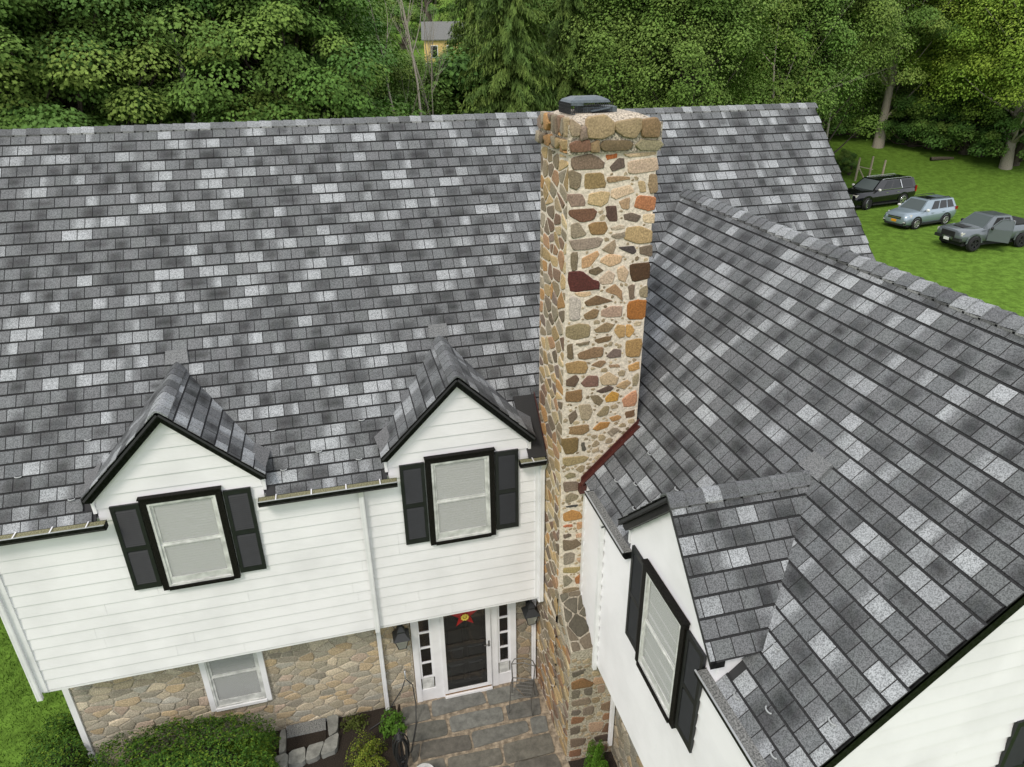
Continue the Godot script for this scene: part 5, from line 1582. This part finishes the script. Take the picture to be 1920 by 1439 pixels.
func far_house() -> void:
	var p := bearing(846, 112)
	p.y -= 1.0
	var t := thing("far_house", "distant yellow house with white trim seen through the gap in the trees", "house", at(p, -0.16))
	var yellow := mat(Color(0.72, 0.50, 0.20), 0.7)
	var g := Geo.new()
	g.box(Vector3(-3.6, 2.6, -3), Vector3(3.6, 5.6, 3))
	g.prism([Vector3(-3.6, 5.6, 3), Vector3(-3.6, 5.6, -3), Vector3(-3.6, 7.6, 0)], Vector3(7.2, 0, 0))
	part("wall", g, yellow, t)
	g = Geo.new()
	g.box(Vector3(-3.65, -1, -3.05), Vector3(3.65, 2.6, 3.05))
	part("base_wall", g, M.white, t)
	for s in [-1, 1]:
		g = Geo.new()
		g.prism([Vector3(-3.9, 5.4, s * 3.3), Vector3(3.9, 5.4, s * 3.3), Vector3(3.9, 7.7, 0), Vector3(-3.9, 7.7, 0)], Vector3(0, 0.12, 0))
		part("roof", g, M.gutter_grey, t)
	for x in [-2.2, 0, 2.2]:
		g = Geo.new()
		g.box(Vector3(x - 0.5, 3.2, 3.0), Vector3(x + 0.5, 4.8, 3.05))
		var w := part("window", g, M.white, t)
		g = Geo.new()
		g.box(Vector3(x - 0.4, 3.3, 3.05), Vector3(x + 0.4, 4.7, 3.06))
		part("pane", g, M.car_glass, w)
	var d := bearing(838, 98)
	g = Geo.new()
	g.obox(Transform3D(Basis(Vector3.UP, -0.16), d + Vector3(0, 0.02, 0)), Vector3(8, 0.3, 5))
	struct("driveway", g, M.gutter_grey)

# ---------------------------------------------------------------- cars: x to the driver's side, z forward
func loft(secs: Array) -> Geo:   # each: [z, bottom, low width, middle width, middle y, top width, top y]
	var g := Geo.new()
	var rings := []
	for s in secs:
		var half := [Vector2(0, s[1]), Vector2(s[2] * 0.85, s[1]), Vector2(s[2], s[1] + 0.10), Vector2(s[3], s[4]), Vector2(s[5] + 0.02, s[6] - 0.05), Vector2(s[5] - 0.06, s[6]), Vector2(s[5] * 0.5, s[6] + 0.025), Vector2(0, s[6] + 0.035)]
		var ring := []
		for q in half: ring.append(Vector3(q.x, q.y, s[0]))
		for i in range(half.size() - 2, 0, -1): ring.append(Vector3(-half[i].x, half[i].y, s[0]))
		rings.append(ring)
	var n: int = rings[0].size()
	for i in rings.size() - 1:
		for k in n:
			var k2 := (k + 1) % n
			g.quad(rings[i][k], rings[i][k2], rings[i + 1][k2], rings[i + 1][k])
	var o := Vector3(0, (secs[0][1] + secs[0][6]) * 0.5, secs[0][0])
	for k in n: g.tri(rings[0][(k + 1) % n], rings[0][k], o)
	var e: Array = secs[-1]
	o = Vector3(0, (e[1] + e[6]) * 0.5, e[0])
	for k in n: g.tri(rings[-1][k], rings[-1][(k + 1) % n], o)
	g.smooth()
	return g

func patch(c: Array, u0: float, u1: float, v0: float, v1: float, out := 0.008) -> Geo:   # part of a four-cornered face, a little proud of it
	var g := Geo.new()
	var nn: Vector3 = (c[1] - c[0]).cross(c[3] - c[0]).normalized() * out
	var q := func(u, v): return c[0].lerp(c[1], u).lerp(c[3].lerp(c[2], u), v) + nn
	var pts := [q.call(u0, v0), q.call(u1, v0), q.call(u1, v1), q.call(u0, v1)]
	g.prism(pts, -nn * 0.9)
	return g

func wheel(car: Node3D, p: Vector3, s: float, rad: float, w: float, rim: Material, turn := 0.0) -> void:
	var wh := group_node("wheel", car, Transform3D(Basis(Vector3.UP, turn), p))
	var g := Geo.new()
	var prof := [[rad * 0.62, -w * 0.42], [rad * 0.93, -w * 0.5], [rad, -w * 0.36], [rad, w * 0.36], [rad * 0.93, w * 0.5], [rad * 0.62, w * 0.42]]
	for i in prof.size() - 1:
		for k in 20:
			var a := TAU * k / 20.0
			var b := TAU * (k + 1) / 20.0
			g.quad(Vector3(prof[i][1], cos(a) * prof[i][0], sin(a) * prof[i][0]), Vector3(prof[i][1], cos(b) * prof[i][0], sin(b) * prof[i][0]), Vector3(prof[i + 1][1], cos(b) * prof[i + 1][0], sin(b) * prof[i + 1][0]), Vector3(prof[i + 1][1], cos(a) * prof[i + 1][0], sin(a) * prof[i + 1][0]))
	g.smooth()
	part("tyre", g, M.rubber, wh)
	g = Geo.new()
	for k in 20:
		var a := TAU * k / 20.0
		var b := TAU * (k + 1) / 20.0
		g.tri(Vector3(s * w * 0.15, 0, 0), Vector3(s * w * 0.22, cos(a) * rad * 0.64, sin(a) * rad * 0.64), Vector3(s * w * 0.22, cos(b) * rad * 0.64, sin(b) * rad * 0.64))
	part("hub", g, M.plastic, wh)
	g = Geo.new()
	for k in 5:
		var a := TAU * k / 5.0
		g.bar(Vector3(s * w * 0.36, cos(a) * 0.03, sin(a) * 0.03), Vector3(s * w * 0.40, cos(a) * rad * 0.62, sin(a) * rad * 0.62), 0.075, 0.03, Vector3.RIGHT)
	var ring := []
	for k in 17: ring.append(Vector3(s * w * 0.40, cos(TAU * k / 16.0) * rad * 0.64, sin(TAU * k / 16.0) * rad * 0.64))
	g.tube(ring, [0.022], 5)
	part("rim", g, rim, wh)

func arch(car: Node3D, p: Vector3, s: float, rad: float, m: Material) -> void:
	var g := Geo.new()
	for k in 10:
		var a := PI * k / 10.0
		var b := PI * (k + 1) / 10.0
		var i0 := rad + 0.045
		var o0 := rad + 0.13
		g.hexa([Vector3(p.x, p.y + sin(a) * i0, p.z + cos(a) * i0), Vector3(p.x, p.y + sin(b) * i0, p.z + cos(b) * i0), Vector3(p.x, p.y + sin(b) * o0, p.z + cos(b) * o0), Vector3(p.x, p.y + sin(a) * o0, p.z + cos(a) * o0),
			Vector3(p.x + s * 0.03, p.y + sin(a) * i0, p.z + cos(a) * i0), Vector3(p.x + s * 0.03, p.y + sin(b) * i0, p.z + cos(b) * i0), Vector3(p.x + s * 0.03, p.y + sin(b) * o0, p.z + cos(b) * o0), Vector3(p.x + s * 0.03, p.y + sin(a) * o0, p.z + cos(a) * o0)])
	part("wheel_arch", g, m, car)
	g = Geo.new()
	for k in 12:
		var a := TAU * k / 12.0
		var b := TAU * (k + 1) / 12.0
		g.tri(p + Vector3(s * 0.004, 0, 0), p + Vector3(s * 0.004, cos(a), sin(a)) * Vector3(1, rad + 0.05, rad + 0.05), p + Vector3(s * 0.004, cos(b), sin(b)) * Vector3(1, rad + 0.05, rad + 0.05))
	part("wheel_well", g, M.rubber, car)

# cab: [base front z, base rear z, top front z, top rear z, base half width, top half width, base y, top y front, top y rear]
func cabin(car: Node3D, cab: Array, m: Material, splits: Array, rear_glass := true) -> void:
	var p := [Vector3(cab[4], cab[6], cab[0]), Vector3(-cab[4], cab[6], cab[0]), Vector3(-cab[4], cab[6], cab[1]), Vector3(cab[4], cab[6], cab[1]), Vector3(cab[5], cab[7], cab[2]), Vector3(-cab[5], cab[7], cab[2]), Vector3(-cab[5], cab[8], cab[3]), Vector3(cab[5], cab[8], cab[3])]
	var g := Geo.new()
	g.hexa(p)
	g.hexa([p[4], p[5], p[6], p[7], p[4] * Vector3(0.8, 1, 0.9) + Vector3(0, 0.035, 0), p[5] * Vector3(0.8, 1, 0.9) + Vector3(0, 0.035, 0), p[6] * Vector3(0.8, 1, 0.97) + Vector3(0, 0.03, 0), p[7] * Vector3(0.8, 1, 0.97) + Vector3(0, 0.03, 0)])
	part("cabin", g, m, car)
	part("windscreen", patch([p[1], p[0], p[4], p[5]], 0.06, 0.94, 0.04, 0.93), M.windscreen, car)
	if rear_glass: part("rear_window", patch([p[3], p[2], p[6], p[7]], 0.1, 0.9, 0.15, 0.9), M.car_glass, car)
	for s in splits:
		part("side_window", patch([p[0], p[3], p[7], p[4]], s[0], s[1], 0.10, 0.88), M.car_glass, car)
		part("side_window", patch([p[2], p[1], p[5], p[6]], 1.0 - s[1], 1.0 - s[0], 0.10, 0.88), M.car_glass, car)

func box_part(called: String, car: Node3D, lo: Vector3, hi: Vector3, m: Material) -> MeshInstance3D:
	var g := Geo.new()
	g.box(lo, hi)
	return part(called, g, m, car)

func mirrors(car: Node3D, x: float, y: float, z: float, m: Material, arm: Material) -> void:
	for s in [-1, 1]:
		var g := Geo.new()
		g.ball(Vector3(s * (x + 0.16), y + 0.03, z), Vector3(0.13, 0.095, 0.075), 10, 8)
		var o := part("mirror", g, m, car)
		g = Geo.new()
		g.bar(Vector3(s * x * 0.94, y - 0.03, z - 0.02), Vector3(s * (x + 0.12), y - 0.02, z), 0.06, 0.05)
		part("arm", g, arm, o)

func place_car(called: String, label: String, x: float, z: float, turn: float) -> Node3D:
	return thing(called, label, "car", at(Vector3(x, land(x, z) - 0.02, z), turn), "cars parked on the lawn")

func build_cars() -> void:
	# silver compact estate
	var silver := paint(Color(0.29, 0.36, 0.425))
	var c := place_car("parked_car", "silver-blue compact SUV with a yellow number plate parked on the lawn", 33.5, -28.1, -1.394)
	part("body", loft([[2.26, 0.36, 0.60, 0.68, 0.55, 0.56, 0.72], [2.16, 0.26, 0.80, 0.85, 0.58, 0.72, 0.86], [1.7, 0.22, 0.87, 0.905, 0.62, 0.80, 0.97], [1.0, 0.22, 0.88, 0.905, 0.66, 0.84, 1.05], [0.0, 0.22, 0.88, 0.905, 0.68, 0.86, 1.06], [-1.3, 0.22, 0.88, 0.905, 0.70, 0.86, 1.08], [-2.05, 0.28, 0.86, 0.895, 0.72, 0.84, 1.09], [-2.3, 0.38, 0.78, 0.82, 0.72, 0.76, 1.06]]), silver, c)
	cabin(c, [1.05, -2.22, 0.32, -1.98, 0.83, 0.62, 1.04, 1.64, 1.60], silver, [[0.27, 0.47], [0.50, 0.72], [0.75, 0.93]])
	box_part("sunroof", c, Vector3(-0.42, 1.672, -0.75), Vector3(0.42, 1.685, 0.12), M.car_glass)
	for s in [-1, 1]:
		var g := Geo.new()
		g.tube([Vector3(s * 0.55, 1.64, 0.15), Vector3(s * 0.56, 1.73, -0.05), Vector3(s * 0.56, 1.73, -1.6), Vector3(s * 0.55, 1.62, -1.8)], [0.022], 6)
		part("roof_rail", g, M.plastic, c)
		g = Geo.new()
		g.hexa([Vector3(s * 0.50, 0.70, 2.20), Vector3(s * 0.86, 0.74, 1.86), Vector3(s * 0.84, 0.74, 1.80), Vector3(s * 0.48, 0.70, 2.12), Vector3(s * 0.50, 0.84, 2.14), Vector3(s * 0.88, 0.92, 1.82), Vector3(s * 0.84, 0.93, 1.76), Vector3(s * 0.48, 0.85, 2.08)])
		part("headlight", g, M.lens, c)
		box_part("fog_light", c, Vector3(minf(s * 0.56, s * 0.80), 0.36, 2.06), Vector3(maxf(s * 0.56, s * 0.80), 0.52, 2.23), M.plastic)
		box_part("bumper_trim", c, Vector3(minf(s * 0.56, s * 0.80), 0.45, 2.20), Vector3(maxf(s * 0.56, s * 0.80), 0.49, 2.245), M.white_cap)
		box_part("tail_light", c, Vector3(minf(s * 0.62, s * 0.88), 0.92, -2.30), Vector3(maxf(s * 0.62, s * 0.88), 1.10, -2.08), M.tail)
		for z in [1.32, -1.32]:
			arch(c, Vector3(s * 0.895, 0.34, z), s, 0.34, M.plastic)
			wheel(c, Vector3(s * 0.84, 0.335, z), s, 0.335, 0.22, M.alloy)
		box_part("sill", c, Vector3(minf(s * 0.86, s * 0.915), 0.24, -0.95), Vector3(maxf(s * 0.86, s * 0.915), 0.36, 0.95), M.plastic)
		for z in [0.02, -1.0]:
			box_part("door_handle", c, Vector3(minf(s * 0.89, s * 0.93), 0.89, z - 0.1), Vector3(maxf(s * 0.89, s * 0.93), 0.925, z + 0.1), silver)
	box_part("grille", c, Vector3(-0.46, 0.62, 2.16), Vector3(0.46, 0.78, 2.27), M.plastic)
	box_part("grille_trim", c, Vector3(-0.48, 0.69, 2.2), Vector3(0.48, 0.715, 2.285), M.chrome)
	box_part("number_plate", c, Vector3(-0.17, 0.44, 2.24), Vector3(0.17, 0.58, 2.29), M.plate_yellow)
	box_part("lower_bumper", c, Vector3(-0.66, 0.24, 2.0), Vector3(0.66, 0.36, 2.25), M.plastic)
	box_part("added_shade_box", c, Vector3(-0.78, 0.16, -2.0), Vector3(0.78, 0.30, 2.0), M.rubber)  # added black box that blocks light beneath, for a firmer shadow
	mirrors(c, 0.86, 1.10, 0.70, M.white_cap, M.plastic)
	# black large estate
	var black := paint(Color(0.0055, 0.0058, 0.0085), 0.18)
	c = place_car("parked_car", "long black SUV with chrome mirrors parked behind the silver car", 34.6, -33.6, -1.42)
	part("body", loft([[2.75, 0.45, 0.80, 0.88, 0.65, 0.80, 0.98], [2.62, 0.32, 0.94, 0.98, 0.7, 0.86, 1.10], [1.9, 0.28, 1.0, 1.02, 0.75, 0.92, 1.18], [1.15, 0.28, 1.0, 1.02, 0.75, 0.94, 1.22], [-1.0, 0.28, 1.0, 1.02, 0.78, 0.96, 1.24], [-2.55, 0.32, 0.98, 1.0, 0.8, 0.94, 1.24], [-2.9, 0.42, 0.9, 0.94, 0.8, 0.88, 1.22]]), black, c)
	cabin(c, [1.25, -2.84, 0.5, -2.62, 0.93, 0.74, 1.22, 1.86, 1.84], black, [[0.22, 0.39], [0.41, 0.60], [0.63, 0.93]])
	for s in [-1, 1]:
		var g := Geo.new()
		g.tube([Vector3(s * 0.68, 1.87, 0.3), Vector3(s * 0.68, 1.92, 0.1), Vector3(s * 0.68, 1.92, -2.3), Vector3(s * 0.68, 1.86, -2.5)], [0.02], 6)
		part("roof_rail", g, M.chrome, c)
		box_part("headlight", c, Vector3(minf(s * 0.55, s * 0.90), 0.90, 2.5), Vector3(maxf(s * 0.55, s * 0.90), 1.04, 2.72), M.lens)
		box_part("tail_light", c, Vector3(minf(s * 0.74, s * 0.96), 0.9, -2.92), Vector3(maxf(s * 0.74, s * 0.96), 1.3, -2.78), M.tail)
		box_part("running_board", c, Vector3(minf(s * 0.95, s * 1.08), 0.30, -1.2), Vector3(maxf(s * 0.95, s * 1.08), 0.36, 1.2), M.plastic)
		for z in [1.7, -1.7]:
			arch(c, Vector3(s * 1.012, 0.42, z), s, 0.41, black)
			wheel(c, Vector3(s * 0.93, 0.41, z), s, 0.41, 0.27, M.chrome, 0.35 if z > 0 else 0.0)
		for z in [0.0, -1.05]:
			box_part("door_handle", c, Vector3(minf(s * 1.0, s * 1.045), 1.02, z - 0.1), Vector3(maxf(s * 1.0, s * 1.045), 1.055, z + 0.1), M.chrome)
		box_part("window_trim", c, Vector3(minf(s * 0.945, s * 0.965), 1.235, -1.45), Vector3(maxf(s * 0.945, s * 0.965), 1.26, 0.9), M.chrome)
		g = Geo.new()
		g.bar(Vector3(s * 0.955, 1.25, -1.45), Vector3(s * 0.78, 1.80, -1.30), 0.05, 0.02, Vector3(s, 0, 0))
		part("pillar_trim", g, M.chrome, c)
	box_part("grille", c, Vector3(-0.62, 0.72, 2.6), Vector3(0.62, 1.04, 2.77), M.chrome)
	box_part("added_shade_box", c, Vector3(-0.9, 0.2, -2.6), Vector3(0.9, 0.36, 2.5), M.rubber)  # black box added under the floor to deepen the shade on the grass
	mirrors(c, 0.98, 1.27, 0.92, M.white_cap, black)
	# grey pickup with an open door
	var grey := paint(Color(0.15, 0.17, 0.19))
	c = place_car("parked_pickup", "dark grey pickup truck with its driver's door standing open", 33.4, -23.0, -1.58)
	part("body", loft([[2.56, 0.62, 0.76, 0.82, 0.80, 0.74, 1.02], [2.42, 0.50, 0.90, 0.93, 0.80, 0.82, 1.12], [1.7, 0.46, 0.93, 0.95, 0.82, 0.86, 1.18], [1.05, 0.46, 0.93, 0.95, 0.82, 0.88, 1.22], [-0.95, 0.46, 0.93, 0.95, 0.84, 0.90, 1.22], [-1.1, 0.46, 0.93, 0.95, 0.84, 0.90, 1.26], [-2.6, 0.55, 0.93, 0.95, 0.86, 0.90, 1.28], [-2.75, 0.6, 0.9, 0.92, 0.86, 0.86, 1.26]]), grey, c)
	cabin(c, [1.12, -1.02, 0.42, -0.78, 0.86, 0.66, 1.20, 1.80, 1.78], grey, [[0.62, 0.90]])
	part("side_window", patch([Vector3(-0.86, 1.2, -1.02), Vector3(-0.86, 1.2, 1.12), Vector3(-0.66, 1.8, 0.42), Vector3(-0.66, 1.78, -0.78)], 0.45, 0.75, 0.10, 0.88), M.car_glass, c)
	box_part("bed_cover", c, Vector3(-0.84, 1.27, -2.66), Vector3(0.84, 1.335, -1.08), M.plastic)
	box_part("hood_panel", c, Vector3(-0.34, 1.208, 1.35), Vector3(0.34, 1.228, 2.0), M.plastic)
	box_part("painted_dark_opening", c, Vector3(0.90, 0.56, -0.30), Vector3(0.957, 1.20, 0.78), M.rubber)  # near-black panel on the side, shade of the cab interior put into colour
	part("painted_dark_opening", patch([Vector3(0.86, 1.2, 1.12), Vector3(0.86, 1.2, -1.02), Vector3(0.66, 1.78, -0.78), Vector3(0.66, 1.8, 0.42)], 0.24, 0.57, 0.05, 0.88), M.rubber, c)  # the same painted dark interior at window height
	var d := group_node("open_door", c, Transform3D(Basis(Vector3.UP, -0.95), Vector3(0.95, 0, 0.80)))
	var g := Geo.new()
	g.hexa([Vector3(-0.03, 0.54, 0), Vector3(0.06, 0.56, 0), Vector3(0.06, 0.56, -1.05), Vector3(-0.03, 0.54, -1.05), Vector3(-0.05, 1.22, 0.0), Vector3(0.02, 1.22, 0.0), Vector3(0.02, 1.24, -1.10), Vector3(-0.05, 1.24, -1.10)])
	part("panel", g, grey, d)
	g = Geo.new()
	g.tube([Vector3(-0.02, 1.22, -0.02), Vector3(-0.16, 1.70, -0.42), Vector3(-0.19, 1.76, -0.70), Vector3(-0.19, 1.75, -1.05), Vector3(-0.03, 1.22, -1.10)], [0.03], 6)
	part("window_frame", g, grey, d)
	g = Geo.new()
	g.face([Vector3(-0.03, 1.22, -0.05), Vector3(-0.03, 1.22, -1.08), Vector3(-0.18, 1.72, -1.04), Vector3(-0.17, 1.72, -0.50)], [Color.WHITE])
	part("pane", g, M.windscreen, d)
	g = Geo.new()
	g.ball(Vector3(0.16, 1.27, -0.14), Vector3(0.12, 0.10, 0.07))
	part("mirror", g, M.plastic, d)
	for s in [-1, 1]:
		box_part("headlight", c, Vector3(minf(s * 0.46, s * 0.88), 0.88, 2.3), Vector3(maxf(s * 0.46, s * 0.88), 1.04, 2.50), M.lens)
		box_part("bumper", c, Vector3(minf(s * 0.40, s * 0.90), 0.56, 2.3), Vector3(maxf(s * 0.40, s * 0.90), 0.72, 2.60), M.plastic)
		for z in [1.63, -1.63]:
			arch(c, Vector3(s * 0.945, 0.44, z), s, 0.42, grey)
			wheel(c, Vector3(s * 0.92, 0.41, z), s, 0.41, 0.28, M.plastic)
	g = Geo.new()
	g.ball(Vector3(-1.05, 1.28, 0.72), Vector3(0.12, 0.10, 0.07))
	part("mirror", g, M.plastic, c)
	box_part("grille", c, Vector3(-0.46, 0.74, 2.4), Vector3(0.46, 1.04, 2.60), M.rubber)
	box_part("added_shade_box", c, Vector3(-0.8, 0.28, -2.5), Vector3(0.8, 0.5, 2.3), M.rubber)  # added light blocker between the wheels, darkens the ground below
	box_part("number_plate", c, Vector3(-0.17, 0.52, 2.60), Vector3(0.17, 0.67, 2.64), M.plate_white)

# ---------------------------------------------------------------- everything
func _ready() -> void:
	var cam := Camera3D.new()
	cam.name = "camera"
	cam.fov = 57.28
	cam.near = 0.1
	cam.far = 2000.0
	cam.position = CAM
	cam.rotation_degrees = TURN
	add_child(cam)
	cam_basis = cam.basis
	var env := Environment.new()
	env.background_mode = Environment.BG_SKY
	var sm := ProceduralSkyMaterial.new()
	sm.sky_top_color = Color(0.86, 0.875, 0.90)
	sm.sky_horizon_color = Color(0.91, 0.92, 0.93)
	sm.sky_curve = 0.2
	sm.ground_bottom_color = Color(0.20, 0.23, 0.16)
	sm.ground_horizon_color = Color(0.55, 0.58, 0.55)
	sm.sun_angle_max = 0.0
	var sky := Sky.new()
	sky.sky_material = sm
	env.sky = sky
	env.tonemap_mode = Environment.TONE_MAPPER_LINEAR
	env.background_energy_multiplier = 1.25
	env.tonemap_exposure = 1.3
	env.sdfgi_enabled = true
	env.ssao_enabled = true
	env.ssil_enabled = true
	var we := WorldEnvironment.new()
	we.name = "environment"
	we.environment = env
	add_child(we)
	var sun := DirectionalLight3D.new()
	sun.name = "sun"
	sun.light_energy = 0.5
	sun.light_color = Color(1.0, 0.97, 0.92)
	sun.light_angular_distance = 14.0
	sun.shadow_enabled = true
	sun.look_at_from_position(Vector3(-6, 11, 7), Vector3.ZERO)
	add_child(sun)
	rng.seed = 4
	make_materials()
	# the land: one sheet that rises into hills
	var g := Geo.new()
	var xs := []
	var x := -420.0
	while x <= 520.0:
		xs.append(x)
		x += 4.0 if absf(x - 30.0) < 60.0 else 20.0
	var zs := []
	var z := -520.0
	while z <= 160.0:
		zs.append(z)
		z += 4.0 if absf(z + 35.0) < 60.0 else 20.0
	for i in xs.size() - 1:
		for j in zs.size() - 1:
			g.quad(Vector3(xs[i], land(xs[i], zs[j + 1]), zs[j + 1]), Vector3(xs[i + 1], land(xs[i + 1], zs[j + 1]), zs[j + 1]), Vector3(xs[i + 1], land(xs[i + 1], zs[j]), zs[j]), Vector3(xs[i], land(xs[i], zs[j]), zs[j]))
	g.smooth()
	struct("lawn", g, M.lawn)
	build_house()
	build_trees()
	build_yard()
	build_cars()
